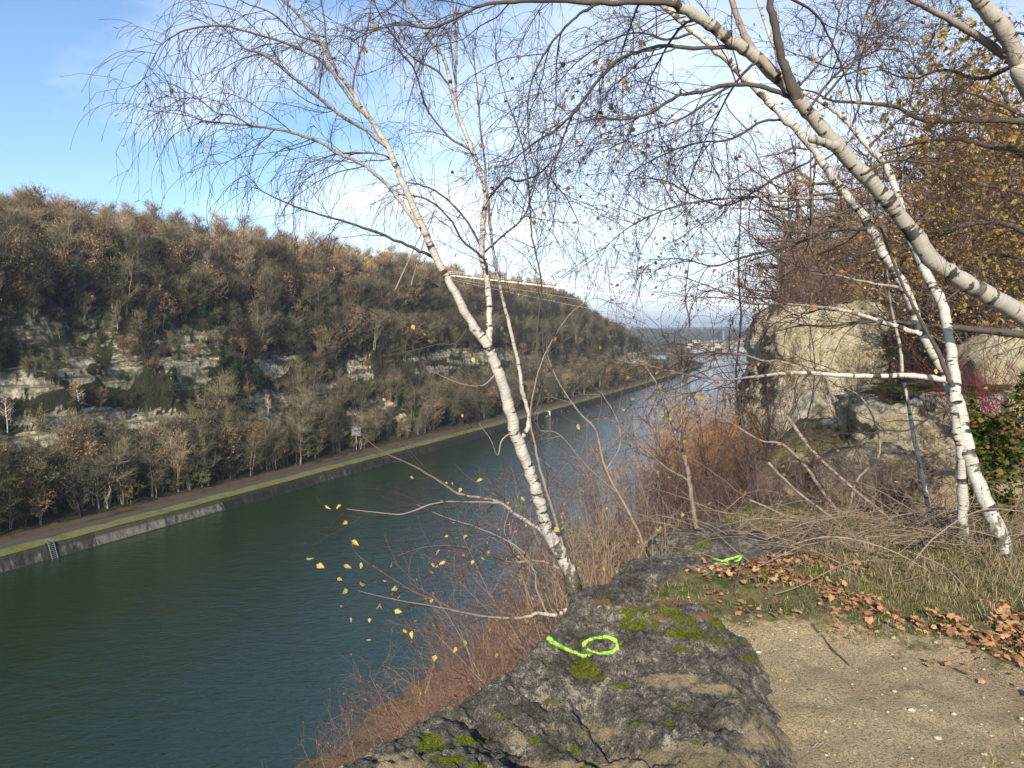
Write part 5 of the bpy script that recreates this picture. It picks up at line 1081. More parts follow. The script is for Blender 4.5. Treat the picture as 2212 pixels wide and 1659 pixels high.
def put_shrub(kind, v, u, vt, Y, label, group, hs=None, sink=.15, name='shrub', x=None):
    key = (kind, v); base = P(u, 700, Y); bx = base[0] if x is None else x; bz = float(right_h(np.array(bx), np.array(Y)))-sink
    if hs is None: hs = max(.3, (P(u, vt, Y)[2]-bz)/SH[kind][0]['h']/.92)
    hs = min(hs, 1.0 if kind == 'yellow' else 1.9)
    if key not in SHP:
        SHP[key] = o = near_shrub(300+v*11+len(kind)*5, **SH[kind][0]); o.name = name
    else:
        src = SHP[key]; o = src.copy(); o.name = name; COL.objects.link(o)
        for ch in src.children:
            c = ch.copy(); c.name = ch.name.split('.')[0]; COL.objects.link(c); c.parent = o
    o.location = (bx, Y, bz); o.scale = (hs, hs, hs); o.rotation_euler = (0, 0, gs.uniform(0, 6.28)); tag(o, label, 'shrub', group)
    return o
# slope below the foreground rock, seen past its edge: (u, v of the crown's top, depth)
low = [('red', 895, 1688, 9.5), ('red', 940, 1618, 10.5), ('yellow', 995, 1563, 10.5), ('red', 975, 1558, 12.5), ('brown', 1085, 1518, 9.5), ('red', 1020, 1478, 13.5), ('yellow', 1065, 1488, 14), ('red', 1080, 1428, 15), ('red', 1135, 1378, 15), ('brown', 1145, 1320, 12), ('red', 1145, 1370, 18), ('brown', 1205, 1300, 10),
       ('orange', 1125, 1448, 12), ('brown', 1180, 1250, 15), ('red', 1045, 1598, 9), ('red', 1125, 1418, 19), ('red', 945, 1668, 8.5), ('straw', 1125, 1410, 8.5)]
gl = np.random.default_rng(5)
for q in range(24):
    v = gl.uniform(1320, 1680); off = gl.uniform(62, 330); Y = gl.uniform(9, 15) if off < 180 else gl.uniform(7.5, 11)
    low.append((str(gl.choice(['red', 'red', 'brown', 'red', 'brown'])), float(1240-(v-1180)*.958+off), float(v+gl.uniform(0, 30)), float(Y)))
low.sort(key=lambda q: q[1])
for i, (k, u, v, Y) in enumerate(low):
    put_shrub(k, i % 2, u, v, Y, f"{SH[k][1]} on the slope below the foreground rock, {ordn(i)} from the left", 'shrubs on the slope below the foreground rock')
edge_s = [('brown', 1265, 1170, 6.6), ('red', 1300, 1120, 8), ('brown', 1350, 1080, 9), ('red', 1385, 1050, 11), ('brown', 1420, 1060, 7.5), ('red', 1440, 1000, 13), ('orange', 1480, 990, 15), ('orange', 1520, 950, 18), ('orange', 1560, 905, 22), ('orange', 1600, 885, 26), ('orange', 1560, 960, 17), ('orange', 1625, 900, 22), ('orange', 1590, 950, 15),
          ('brown', 1500, 1040, 10), ('red', 1540, 1040, 12), ('brown', 1470, 1090, 8), ('brown', 1570, 1080, 8.5), ('brown', 1620, 1060, 9.5), ('straw', 1305, 1170, 5.4), ('straw', 1280, 1190, 5.2), ('brown', 1640, 1120, 7.2), ('straw', 1350, 1190, 5.6), ('brown', 1400, 1150, 6.2), ('brown', 1530, 1120, 6.6)]
edge_s.sort(key=lambda q: q[1])
for i, (k, u, v, Y) in enumerate(edge_s):
    put_shrub(k, i % 2, u, v, Y, f"{SH[k][1]} along the cliff edge behind the rocks, {ordn(i)} from the left", 'shrubs along the cliff edge behind the rocks')
SH['tall'] = (dict(h=4.0, n=7, spread=.42, bark=M['darkbark'], twig=M['twig'], leafm=M['leafb'], leaf=.10, lsz=.034, r=.014, side=7, L=(.35, 1.2), sub=8, tw=(.15, .5), r2=.0020, sub2=2), 'tall dark twiggy shrub')
tall_s = [(1560, 830, 9), (1670, 690, 10.5), (1850, 700, 10.5), (2020, 720, 10.0)]
for i, (u, v, Y) in enumerate(tall_s):
    put_shrub('tall', i % 2, u, v, Y, f"tall dark twiggy shrub screening the cream crag, {ordn(i)} from the left", 'tall twiggy shrubs screening the crag')
mid_s = [('brown', 1760, 1010, 8.4), ('brown', 1980, 1010, 7.8), ('straw', 1840, 1130, 6.3), ('brown', 1650, 1130, 6.7), ('brown', 1940, 1140, 6.2), ('brown', 1690, 1110, 7.4), ('straw', 1780, 1150, 6.6), ('brown', 1880, 1120, 6.8), ('straw', 2020, 1150, 6.0), ('brown', 2055, 1030, 7.6)]
mid_s.sort(key=lambda q: q[1])
for i, (k, u, v, Y) in enumerate(mid_s):
    put_shrub(k, i % 2, u, v, Y, f"{SH[k][1]} on the terrace below the sandy ledge, {ordn(i)} from the left", 'shrubs on the terrace below the sandy ledge')
# the rest of the canal-side slope: thicket nobody could count
pts, rot, scl, vid = [], [], [], []; kk = list(PROTO.keys())
for _ in range(2600):
    s_ = 10+gs.random()**1.4*560; d = gs.uniform(6, 38); x = .48*s_-.877*d; y = .877*s_+.48*d
    u, v, f = proj(np.array([x, y, 25.0]))
    u2, v2, _f = proj(np.array([x, y, float(right_h(np.array(x), np.array(y)))+2.2]))
    if f < 16 or u < 500 or u > 2300 or (v2 > 1150 and u2 < 1305-(v2-1180)*.958): continue
    z = float(right_h(np.array(x), np.array(y))); k = gs.choice(['rust', 'grey', 'gold', 'tan'], p=[.35, .35, .12, .18]); cd_ = [i for i, q in enumerate(kk) if q[0] == k]
    pts.append((x, y, z-.5)); rot.append((0, 0, gs.uniform(0, 6.28))); q_ = gs.uniform(.25, .55); scl.append((q_, q_, q_)); vid.append(int(gs.choice(cd_)))
for _ in range(900):       # wood on the plateau, well back
    s_ = gs.uniform(45, 420); d = -gs.random()**1.5*90-4; x = .48*s_-.877*d; y = .877*s_+.48*d
    z = float(right_h(np.array(x), np.array(y))); k = gs.choice(['rust', 'grey', 'gold', 'tan', 'dark'], p=[.25, .3, .12, .18, .15]); cd_ = [i for i, q in enumerate(kk) if q[0] == k]
    pts.append((x, y, z-.3)); rot.append((0, 0, gs.uniform(0, 6.28))); q_ = gs.uniform(.6, 1.0); scl.append((q_, q_, q_)); vid.append(int(gs.choice(cd_)))
scatter('bank_thicket', pts, rot, scl, vid, kk)

# wood right behind the crag: detailed trees
NK = {
 'nbrown': ('brown bare tree', dict(h=8, spread=3.6, stems=2, rise=(-.1, .8), limbs=16, twigs=15, leaves=.9, tw_len=1.0, leafz=.075, twr=.010, base=.12), (.14, .11, .09), ((.09, .07, .05), (.21, .16, .115)), ((.26, .15, .06), (.42, .26, .11))),
 'nrust': ('rust leaved tree', dict(h=7.5, spread=3.4, stems=2, rise=(-.1, .8), limbs=16, twigs=13, leaves=3, tw_len=.9, leafz=.085, twr=.010, base=.1), (.14, .11, .09), ((.11, .075, .055), (.22, .15, .12)), ((.26, .11, .05), (.46, .24, .09))),
 'ngold': ('golden leaved birch', dict(h=8, spread=2.6, stems=3, limbs=16, twigs=13, leaves=4, tw_len=.9, leafz=.085, twr=.009, base=.15), (.3, .26, .22), ((.11, .075, .055), (.2, .14, .11)), ((.38, .22, .07), (.56, .36, .12))),
}
for kn_, (lab, prm, stc, twc, lfc) in NK.items():
    KIND[kn_] = (lab,); sm = tint_mat(kn_+'_stem', tuple(k*.7 for k in stc), stc); ms = (tint_mat(kn_+'_twig', *twc), tint_mat(kn_+'_leaf', *lfc)); VAR[kn_] = []
    for v in range(2):
        T, Cn, Lf = far_tree(500+v*7+len(kn_)*3, **prm); VAR[kn_].append((T, Cn, Lf, sm, ms, v))
wood = []
for u, vt, Y, k in [(1700, 470, 26, 'nrust'), (1730, 380, 29, 'nbrown'), (1760, 440, 24, 'nbrown'), (1800, 330, 27, 'nbrown'), (1830, 420, 23, 'ngold'), (1860, 300, 29, 'nrust'), (1900, 380, 24, 'nbrown'), (1930, 270, 27, 'nbrown'), (1960, 350, 22, 'nrust'), (1990, 250, 26, 'nbrown'), (2020, 330, 21, 'ngold'), (2060, 220, 25, 'nbrown'), (2090, 300, 20, 'nrust'), (2120, 200, 24, 'ngold'), (2160, 260, 19, 'nbrown'), (2190, 180, 22, 'nrust'), (2220, 260, 17, 'ngold'),
                    (2080, 470, 16, 'nbrown'), (2150, 430, 15, 'ngold'), (2215, 400, 14, 'nbrown'), (1720, 560, 22.5, 'nrust'), (1745, 500, 23.5, 'nrust'), (1790, 470, 25, 'ngold'), (1815, 520, 22.5, 'nrust'), (1880, 470, 22.5, 'nrust'), (1910, 560, 21, 'nrust'), (1975, 480, 20.5, 'nbrown'), (2035, 430, 18.5, 'ngold'), (2070, 380, 18, 'nrust'), (2130, 330, 17, 'ngold'), (2180, 320, 16.5, 'nrust'), (1770, 400, 27, 'nrust'), (1840, 390, 26, 'nrust'), (1780, 540, 22, 'nbrown'), (1850, 530, 21.5, 'nrust'), (2040, 520, 17, 'nbrown'), (1950, 520, 21, 'nbrown'), (2260, 380, 16, 'nrust'), (2110, 560, 15, 'nrust'), (2000, 440, 19, 'nrust')]:
    wood.append((u, vt, Y, k))
wood.sort(key=lambda q: q[0])
for i, (u, vt, Y, k) in enumerate(wood):
    x = P(u, 600, Y)[0]; bz = max(float(right_h(np.array(x), np.array(Y))), 33.0)
    if 1690 < u < 2110 and 19.5 < Y < 34: bz = 35.5
    h = P(u, vt, Y)[2]-bz; s_ = max(.35, h/7.6); s_ = min(s_, 1.5)
    o = place_tree(k, int(gs.integers(2)), np.array([x, Y, bz-.3]), s_, gs.uniform(0, 6.28), f"{KIND[k][0]} in the wood above and behind the cream crag, {ordn(i)} from the left", 'trees of the wood behind the cream crag')

for i, (u, vt, Y, k) in enumerate([(1700, 640, 19.6, 'brown'), (1745, 625, 19.4, 'red'), (1800, 640, 19.3, 'brown'), (1860, 630, 19.6, 'yellow'), (1915, 640, 20, 'brown'), (1970, 625, 20.4, 'red'), (1725, 560, 21, 'brown'), (1780, 570, 20.6, 'brown'), (1690, 600, 21.5, 'red')]):
    o = put_shrub(k, i % 2, u, vt, Y, f"{SH[k][1]} rooted on top of the cream crag, {ordn(i)} placed from the left" if False else f"{SH[k][1]} rooted on top of the cream crag", 'shrubs on top of the cream crag', hs=.5 if i < 6 else .65); o.location.z = 35.35
    o['label'] = f"{SH[k][1]} on top of the cream crag, {['second','fourth','sixth','seventh','eighth','ninth','third','fifth','first'][i]} from the left"
for i, (u, vt, k, s_) in enumerate([(1700, 440, 'nrust', .6), (1740, 360, 'nbrown', .85)]):
    q_ = P(u, 600, 21.5+i*.5); place_tree(k, i % 2, np.array([q_[0], 21.5+i*.5, 35.1]), s_, i*2.1, f"{KIND[k][0]} on the left brow of the cream crag, {ordn(i)} from the left", 'trees on the left brow of the crag')
# ---- saplings traced from the photo
def sapling(name, label, base, stems, seed, twm, lm, leaf, Y, bark='greybark', spawnd=None, grp=None):
    T = Tree(name, label, base, seed, M[bark], twm, lm, 'sapling', grp)
    for st in stems:
        Yb = Y
        if not isinstance(st[0], tuple): Yb = st[0]; st = st[1]
        T.limb(st, Y, Yb, trunk=True, spawn=dict(dict(side=6, L=(.2, .6), sub=6, tw=(.1, .3), droop=.0, droop2=.02, jit=.14, leaf=leaf, lsz=.045, f0=.15, sub2=1), **(spawnd or {})))
    return T
b = P(1520, 1225, 6.2)
T = sapling('alder_sapling', 'forked grey sapling with yellow-green leaves standing over the canal in mid view', b, [[(1520, 1240, 13), (1500, 1120, 12), (1490, 1040, 11), (1480, 993, 11), (1465, 958, 10), (1448, 899, 9), (1427, 842, 6), (1400, 800, 4), (1375, 760, 2)], (6.6, [(1466, 960, 7), (1472, 900, 7), (1472, 824, 6), (1480, 765, 5), (1490, 700, 4), (1480, 640, 3), (1490, 560, 2)]), (5.8, [(1490, 1040, 6), (1440, 1010, 5), (1380, 960, 4), (1340, 920, 3), (1300, 900, 2)])], 61, M['twig'], M['leafg'], .35, 6.2); T.finish()
b = P(1405, 1215, 5.6)
T = sapling('sapling', 'thin grey sapling leaning left between the ringed rock and the forked sapling', b, [[(1405, 1225, 7), (1370, 1130, 7), (1309, 1016, 6), (1288, 932, 5), (1249, 889, 4.5), (1203, 819, 3), (1180, 760, 2)], (5.9, [(1309, 1016, 4), (1340, 960, 4), (1330, 900, 3), (1300, 850, 2)]), (5.2, [(1340, 1070, 4), (1270, 1010, 3), (1210, 940, 2.6), (1165, 930, 2)])], 63, M['greybark'], M['leafb'], .06, 5.6)
g = T.g; cb = Tubes()
for u, v in [(1208, 952), (1165, 945), (1220, 890), (1183, 938), (1200, 905), (1236, 935), (1150, 940), (1170, 925)]:   # hanging catkin clusters
    for k in range(7):
        c = P(u+g.uniform(-11, 11), v+g.uniform(-8, 8), 5.3); cb.add(np.array([c, c+(0, 0, -.008), c+(g.normal()*.004, 0, -.030)])-b, [.0012, .004, .0016], 5)
q_ = cb.build('seed_cones', M['darkbark'], T.o); tag(q_, kind='stuff'); T.finish()
b = P(2012, 1240, 5.6)
T = sapling('birch_sapling', 'slim pale birch sapling left of the bright forked birch', b, [[(2012, 1250, 13), (2008, 1150, 12), (2003, 1076, 11.5), (1977, 964, 10), (1965, 889, 9), (1951, 815, 8), (1945, 756, 7), (1925, 660, 6), (1915, 560, 4), (1925, 470, 2)]], 65, M['twig'], M['leafy'], .12, 5.6, 'birch'); T.finish()
b = P(1900, 1240, 6.3)
T = sapling('sapling', 'gnarled leaning sapling in front of the dark hollow of the ledge', b, [[(1915, 1250, 10), (1860, 1170, 10), (1790, 1080, 9), (1742, 1010, 8), (1690, 960, 6), (1640, 950, 5), (1560, 905, 4), (1480, 900, 2.5)], (6.6, [(1830, 1125, 7), (1850, 1040, 6), (1900, 980, 5), (1885, 900, 4), (1850, 850, 3), (1800, 830, 2)])], 67, M['twig'], M['leafb'], .05, 6.3); T.finish()
b = P(1640, 1235, 6.6)
T = sapling('sapling', 'upright dark stemmed sapling before the pale foot of the crag', b, [[(1660, 1240, 7), (1640, 1100, 7), (1610, 950, 6), (1590, 820, 5.5), (1600, 700, 5), (1595, 560, 4), (1600, 440, 3), (1590, 330, 2)], (6.9, [(1650, 1160, 5), (1700, 1020, 5), (1745, 900, 4), (1760, 800, 3), (1750, 700, 2)])], 69, M['twig'], M['leafb'], .05, 6.6, 'darkbark', dict(sub=7, side=7))
cb = Tubes(); g = T.g
for u, v in [(1575, 590), (1600, 600), (1625, 580), (1590, 690), (1640, 700), (1620, 640), (1640, 610), (1570, 860), (1650, 660)]:
    for k in range(9):
        c = P(u+g.uniform(-16, 16), v+g.uniform(-12, 12), 6.3); cb.add(np.array([c, c+(0, 0, -.01), c+(g.normal()*.006, 0, -.05)])-b, [.0015, .005, .002], 5)
q_ = cb.build('seed_cones', stem_mat('dried_cones', (.06, .025, .02), (.16, .06, .045)), T.o); tag(q_, kind='stuff'); T.finish()

# ---- golden birch, upper right, full of leaves
b = np.array([9.4, 8.2, 33.3])
T = Tree('birch_tree', 'golden leaved birch filling the right edge of the view', b, 71, M['birch'], M['twig'], M['leafo'])
T.limb([(2560, 1250, 46), (2500, 900, 42), (2440, 560, 36), (2380, 300, 30), (2330, 80, 22), (2290, -80, 14)], 8.2, 8.6, trunk=True)
KT = dict(side=7, L=(.5, 1.4), sub=9, tw=(.15, .5), droop=.06, droop2=.10, jit=.16, leaf=.9, lsz=.07, f0=.1, up=.04, sub2=1, r2=.0016, lm=4)
for ct, a_, b_ in [([(2440, 560, 16), (2330, 470, 12), (2212, 420, 9), (2110, 400, 6), (2030, 420, 3)], 8.2, 7.6), ([(2400, 380, 16), (2300, 300, 11), (2190, 240, 8), (2090, 200, 5), (2010, 190, 3)], 8.2, 8.0), ([(2470, 700, 16), (2350, 600, 12), (2212, 560, 8), (2120, 550, 5), (2050, 580, 3)], 8.0, 7.4),
                   ([(2420, 460, 14), (2310, 360, 10), (2200, 340, 7), (2120, 300, 5), (2040, 300, 3)], 8.3, 9.0), ([(2350, 160, 12), (2260, 90, 8), (2180, 70, 6), (2100, 90, 3)], 8.3, 8.6), ([(2480, 760, 12), (2380, 660, 9), (2290, 640, 7), (2200, 650, 4)], 8.0, 7.6), ([(2440, 560, 14), (2330, 420, 10), (2220, 300, 7), (2150, 180, 5), (2080, 130, 3)], 8.4, 9.6), ([(2400, 400, 14), (2260, 380, 9), (2150, 420, 7), (2060, 500, 5), (1990, 500, 3)], 8.4, 8.4), ([(2480, 700, 14), (2340, 640, 9), (2200, 480, 7), (2120, 360, 5), (1990, 340, 3)], 8.4, 9.4)]:
    T.limb(ct, a_, b_, mat=M['darkbark'], spawn=KT)
T.finish()
# ---- bramble and ivy bank on the right edge
gb = np.random.default_rng(81); c0 = P(2190, 1010, 6.0)
br_ = empty('bramble_bush', (c0[0], 6.2, 33.3)); tag(br_, 'dense green bramble and ivy bush at the right edge beside the bright forked birch', 'bush'); o0 = np.array([c0[0], 6.2, 33.3])
lf = Leaves(); st = Tubes()
for k in range(8200):
    u = 2095+abs(gb.normal())*75; top_ = 850+60*math.sin(u*.03)-.25*(u-2100); v = top_+(1260-top_)*gb.random()**.85; Y = 6.2+gb.normal()*.35
    if u > 2420: continue
    q_ = P(u, v, Y)
    if fbm(q_[0]*2.2, q_[2]*2.2, Y*2, s=84) < -.15: continue
    lf.add(q_-o0, gb.uniform(.03, .065))
for k in range(90):
    u = gb.uniform(2090, 2380); q_ = P(u, 1255, 6.2+gb.normal()*.3); w_, _ = walk(gb, q_, np.array([gb.normal()*.4, gb.normal()*.3, 1.0]), gb.uniform(.6, 1.6), .1, .08, .12); st.add(w_-o0, np.linspace(.005, .0015, len(w_)), 4, False)
q_ = lf.build('leaves', M['leafgreen'], br_, seed=9, hang=.2); tag(q_, kind='stuff'); q_ = st.build('stems', M['redtwig'], br_); tag(q_, kind='stuff')
dw = empty('dogwood_shrub', P(2130, 900, 8.0)); tag(dw, 'crimson stemmed dogwood at the right edge above the green bramble', 'shrub'); st = Tubes(); d0 = np.array(dw.location)
for k in range(80):
    q_ = P(gb.uniform(2080, 2250), gb.uniform(930, 980), 8+gb.normal()*.3); w_, _ = walk(gb, q_, np.array([gb.normal()*.7, gb.normal()*.4, 1.0]), gb.uniform(.8, 1.7), .1, .09, .14); st.add(w_-d0, np.linspace(.005, .0016, len(w_)), 4, False)
    for j in range(4):
        i_ = int(gb.integers(2, len(w_))); w2, _ = walk(gb, w_[i_], rot_dir(gb, w_[i_]-w_[i_-1], 20, 50), gb.uniform(.2, .5), .07, .05, .15); st.add(w2-d0, np.linspace(.0025, .0012, len(w2)), 3, False)
q_ = st.build('stems', M['crimson'], dw); tag(q_, kind='stuff')
# grassy tuft and ivy on the ledge, dark twiggy branches
# ---- brushwood: dead stems lying and arching over the terrace
bw = Tubes(); gq = np.random.default_rng(83); bo = np.array(P(1800, 1180, 5.6))
lines = [([(1560, 1150), (1640, 1165), (1760, 1170), (1880, 1190), (1980, 1200)], 5.4, 5.0, 6), ([(1500, 1240), (1580, 1190), (1660, 1140), (1760, 1120), (1860, 1100)], 5.2, 5.9, 7), ([(1660, 1000), (1720, 1060), (1800, 1120), (1880, 1190), (1960, 1250)], 6.0, 4.9, 7), ([(1700, 900), (1760, 980), (1850, 1060), (1930, 1130), (2010, 1220)], 6.6, 5.2, 9), ([(1560, 1210), (1660, 1195), (1780, 1160), (1900, 1180), (2000, 1230), (2090, 1290)], 4.9, 4.3, 5), ([(1620, 1080), (1720, 1120), (1830, 1130), (1960, 1110), (2080, 1100)], 5.8, 5.6, 5), ([(1960, 1190), (2040, 1225), (2100, 1290), (2120, 1330)], 4.6, 4.0, 5), ([(1940, 1260), (2000, 1180), (2060, 1130), (2130, 1100), (2210, 1105)], 4.4, 4.2, 4.5)]
lines.sort(key=lambda q: np.mean([a for a, b in q[0]]))
for i, (ln, Ya, Yb, wd) in enumerate(lines):
    T = Tree('dead_branch', f"long dead branch in the brushwood beyond the leaf litter, {ordn(i)} from the left", P(*ln[0], Ya), 700+i, M['greybark'], M['tantwig'], M['leafb'], 'branch', 'dead branches in the brushwood tangle')
    T.limb([(u, v, wd*(1-.6*k/len(ln))) for k, (u, v) in enumerate(ln)], Ya, Yb, trunk=True, spawn=dict(side=5, L=(.2, .6), sub=4, tw=(.1, .3), droop=.03, droop2=.05, jit=.14, leaf=.03, f0=.1)); T.finish()
for k in range(220):
    u, v = gq.uniform(1540, 2170), gq.uniform(1160, 1250); Y = 5.5-(v-1160)/90*.8+gq.normal()*.25; p_ = P(u, v, Y); zg = float(near_h(np.array(p_[0]), np.array(Y))); p_[2] = zg+abs(gq.normal())*.10
    a = gq.uniform(0, 6.28); w_, _ = walk(gq, p_, np.array([math.cos(a), math.sin(a)*.6, gq.uniform(.0, .5)]), gq.uniform(.3, 1.0), .09, .12, .10); w_[:, 2] = np.maximum(w_[:, 2], zg+.01); bw.add(w_-bo, np.linspace(gq.uniform(.0025, .006), .0012, len(w_)), 4, False)
    for j in range(3):
        i_ = int(gq.integers(1, len(w_))); w2, _ = walk(gq, w_[i_], rot_dir(gq, w_[i_]-w_[i_-1], 20, 60), gq.uniform(.1, .35), .06, .05, .15); bw.add(w2-bo, np.linspace(.0018, .0009, len(w2)), 3, False)
o = bw.build('brushwood', stem_mat('dead_twigs', (.08, .055, .045), (.34, .26, .19), 12)); o.location = bo; tag(o, kind='stuff')

# ================================================================ grass, fallen leaves, pebbles
def blades(name, x, y, h, wd, lean, mat, seed, z=None, flop=.35):
    g = np.random.default_rng(seed); n = len(x); z = near_h(x, y) if z is None else z; b = np.stack([x, y, z-.008], 1)
    a = g.uniform(0, 6.28, n); d = np.stack([np.cos(a), np.sin(a), 0*a], 1); s_ = np.stack([-np.sin(a), np.cos(a), 0*a], 1)*wd[:, None]
    ln = (lean*g.uniform(.3, 1.5, n))[:, None]; h = h[:, None]; up = np.array([0, 0, 1.])
    m = b+up*h*.55+d*h*ln*.35; t_ = b+up*h*(1-flop*ln)+d*h*ln
    V = np.stack([b-s_, b+s_, m+s_*.7, m-s_*.7, t_], 1).reshape(-1, 3); o = np.arange(n)[:, None]*5
    me = mesh(name, V, [o+np.array([[0, 1, 2, 3]]), o+np.array([[3, 2, 4]])], False, mat); return tag(link(name, me), kind='stuff')
M['grass'] = leafmat('green_grass', [(0, (.08, .11, .02)), (.3, (.13, .16, .035)), (.5, (.22, .20, .07)), (.75, (.40, .31, .16)), (1, (.50, .40, .22))], .25)
M['straw'] = leafmat('dry_grass', [(0, (.34, .25, .15)), (.5, (.48, .37, .23)), (1, (.20, .13, .08))], .25)
gg = np.random.default_rng(17)
def samp(n, x0, x1, y0, y1, cond):
    x = gg.uniform(x0, x1, n); y = gg.uniform(y0, y1, n); k = cond(x, y) & (dcoord(x, y) < 2.2); return x[k], y[k]
def clr(x, y):
    u, v, _ = proj(np.stack([x, y, 0*x+33.45], -1)); return ~((u > 1340) & (u < 1590) & (v > 1205) & (v < 1275))
pat = lambda x, y, f=1.6, s=101: fbm(x*f, y*f, s=s, oct=3)
rd = lambda x, y: inside_dist(x, y, ol)
x, y = samp(110000, .3, 6.2, 2.3, 6.0, lambda x, y: (verge(x, y)+.5*pat(x, y) > .42) & (rd(x, y) < .0) & (gg.random(x.shape) < .35+.5*(pat(x, y, 3, 103) > -.1)) & (clr(x, y) | (gg.random(x.shape) < .15)))
hh = gg.uniform(.015, .055, len(x))*(1+.5*sst(0, .6, y-(4.1-.4*(x-1.15)))); blades('grass', x, y, hh, gg.uniform(.0009, .002, len(x)), np.full(len(x), .9), M['grass'], 1)
x, y = samp(17000, 1.0, 5.6, 2.8, 5.6, lambda x, y: (y > np.interp(x, [1.1, 1.73, 2.58, 3.2, 4.2], [4.9, 4.5, 3.75, 3.35, 3.0])+.2*pat(x, y, 2)) & (y < 6) & clr(x, y) & (pat(x, y, 2.4, 107) > -.35))
blades('dry_grass', x, y, gg.uniform(.03, .24, len(x))**1.0*(.45+.55*sst(0, .7, y-np.interp(x, [1.1, 1.73, 2.58, 3.2, 4.2], [4.9, 4.5, 3.75, 3.35, 3.0]))), gg.uniform(.0008, .0022, len(x)), np.full(len(x), 1.0), M['straw'], 2, flop=.55)
x, y = samp(1100, .35, 1.1, 4.5, 6.4, lambda x, y: (dcoord(x, y) > 1.1) & clr(x, y)); blades('dry_reed', x, y, gg.uniform(.15, .6, len(x)), gg.uniform(.001, .0025, len(x)), np.full(len(x), .4), M['straw'], 4, flop=.3)
x, y = samp(2200, 1.0, 4, 3, 5, lambda x, y: (np.abs(rd(x, y)+.06) < .07)); blades('edge_grass', x, y, gg.uniform(.03, .09, len(x)), gg.uniform(.0009, .002, len(x)), np.full(len(x), .8), M['grass'], 6)
# leaf litter
M['litter'] = leafmat('fallen_maple_leaf', [(0, (.16, .075, .045)), (.25, (.34, .17, .09)), (.55, (.52, .30, .16)), (.75, (.26, .12, .07)), (1, (.46, .34, .16))], .15)
lf = Leaves(); x = gg.uniform(1.1, 4.2, 60000); y = gg.uniform(2.2, 5.2, 60000); c = np.interp(x, [1.1, 1.73, 2.58, 3.2, 4.2], [4.75, 4.35, 3.46, 3.0, 2.6])
w_ = np.exp(-((y-c)/.34)**2)*(.25+.75*sst(1.3, 2.2, x))*(.6+.7*gg.random(x.shape))+.12*(np.abs(y-c) < .9); k_ = (gg.random(x.shape) < w_*.42) & (rd(x, y) < -.03) & (pat(x, y, 2.6, 109) > -.25)
x, y = x[k_][:3600], y[k_][:3600]; z = near_h(x, y)+gg.uniform(.004, .055, len(x)); lf.add(np.stack([x, y, z], 1), gg.uniform(.018, .060, len(x)))
print('litter', len(x))
q_ = lf.build('leaf_litter', M['litter'], None, seed=6, shape='maple', flat=True); tag(q_, kind='stuff')
for nm, u, v in [('fallen_leaf', 1385, 1268), ('fallen_leaf', 1400, 1262), ('fallen_leaf', 1466, 1266)]: pass
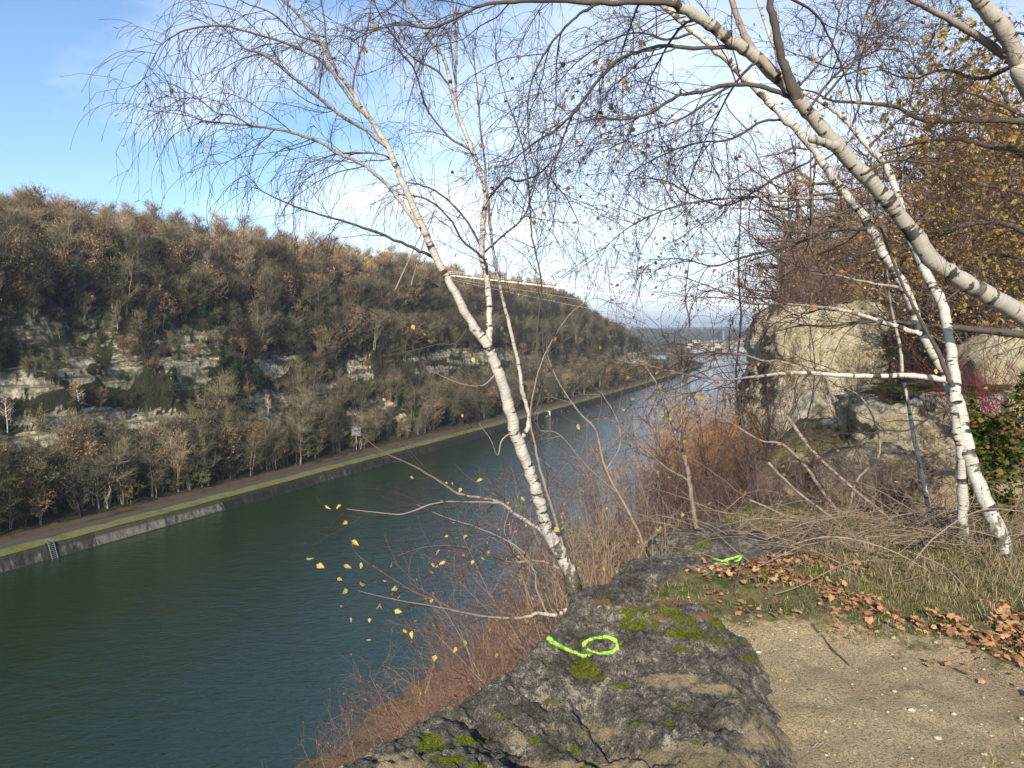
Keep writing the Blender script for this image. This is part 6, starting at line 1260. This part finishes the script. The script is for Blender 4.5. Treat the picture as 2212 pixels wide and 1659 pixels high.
# pebbles and grit
V = []; F = []; n = 0; import bmesh
bm = bmesh.new(); bmesh.ops.create_icosphere(bm, subdivisions=1, radius=1); pv0 = np.array([v.co[:] for v in bm.verts]); pf0 = np.array([[v.index for v in f.verts] for f in bm.faces]); bm.free()
for k in range(3400):
    x = gg.uniform(.6, 4.6); y = gg.uniform(1.6, 4.2)
    if gg.random() < .8*float(verge(np.array(x), np.array(y))) or (rd(np.array([x]), np.array([y]))[0] > .0): continue
    s_ = .0022+.010*gg.random()**14+.0035*gg.random()**3; z = float(near_h(np.array(x), np.array(y))); V.append(pv0*(1+.22*gg.normal(size=(len(pv0), 1)))*np.array([s_*gg.uniform(.8, 1.6), s_, s_*.6])+np.array([x, y, z+s_*.2])); F.append(pf0+n); n += len(pv0)
t = NT('pebble'); t.bsdf(t.ramp(t.island(), [(0, (.12, .10, .08)), (.4, (.30, .25, .17)), (.85, (.42, .36, .26)), (1, (.58, .52, .42))]), .85); tag(link('pebbles', mesh('pebbles', np.concatenate(V), np.concatenate(F), True, t.m)), kind='stuff')
# small sticks and the root by the rock
def stick(name, label, ln, h, w_, mat, cat):
    T = Tubes(); pts_ = []
    for u, v in ln:
        p_ = G(u, v, 33.42); p_[2] = float(near_h(np.array(p_[0]), np.array(p_[1])))+h; pts_.append(p_)
    b_ = pts_[0].copy(); q_ = smooth_path(np.array(pts_)-b_, 4, .003, gg); T.add(q_, np.linspace(w_, w_*.3, len(q_))*(1+.15*gg.normal(size=len(q_))), 7); o = T.build(name, mat); o.location = b_; tag(o, label, cat)
stick('root', 'dark bare root running out of the verge onto the sand beside the rock', [(1735, 1345), (1762, 1360), (1790, 1385), (1815, 1405), (1835, 1424)], .004, .010, M['darkbark'], 'root')
stick('stick', 'short grey stick on the sand near the right side of the rock', [(1755, 1602), (1772, 1598), (1790, 1604), (1806, 1611)], .004, .004, M['greybark'], 'stick')
stick('stick', 'thin dry stalk standing slanted in the leaf litter at the right', [(2150, 1375), (2130, 1320), (2120, 1290)], .02, .004, M['tantwig'], 'stick')
# ---------------------------------------------------------------- air
if HAZE > 0:
    X0, X1, Yn, Yf, Z0_, Z1_ = -3400, 5400, -700, 9700, -3, 160
    Vl, Fl = [], []; box(Vl, Fl, ((X0+X1)/2, (Yn+Yf)/2, (Z0_+Z1_)/2), ((X1-X0)/2, 0, 0), (0, (Yf-Yn)/2, 0), (0, 0, (Z1_-Z0_)/2))
    mt = bpy.data.materials.new('haze'); mt.use_nodes = True; nt_ = mt.node_tree; nt_.nodes.clear(); vo = nt_.nodes.new('ShaderNodeVolumePrincipled'); oo = nt_.nodes.new('ShaderNodeOutputMaterial')
    vo.inputs['Color'].default_value = (.80, .88, 1.0, 1); vo.inputs['Density'].default_value = HAZE; vo.inputs['Anisotropy'].default_value = .3; nt_.links.new(vo.outputs[0], oo.inputs['Volume'])
    hz_ = link('haze', mesh('haze', Vl[0], Fl[0], False, mt)); tag(hz_, kind='stuff')
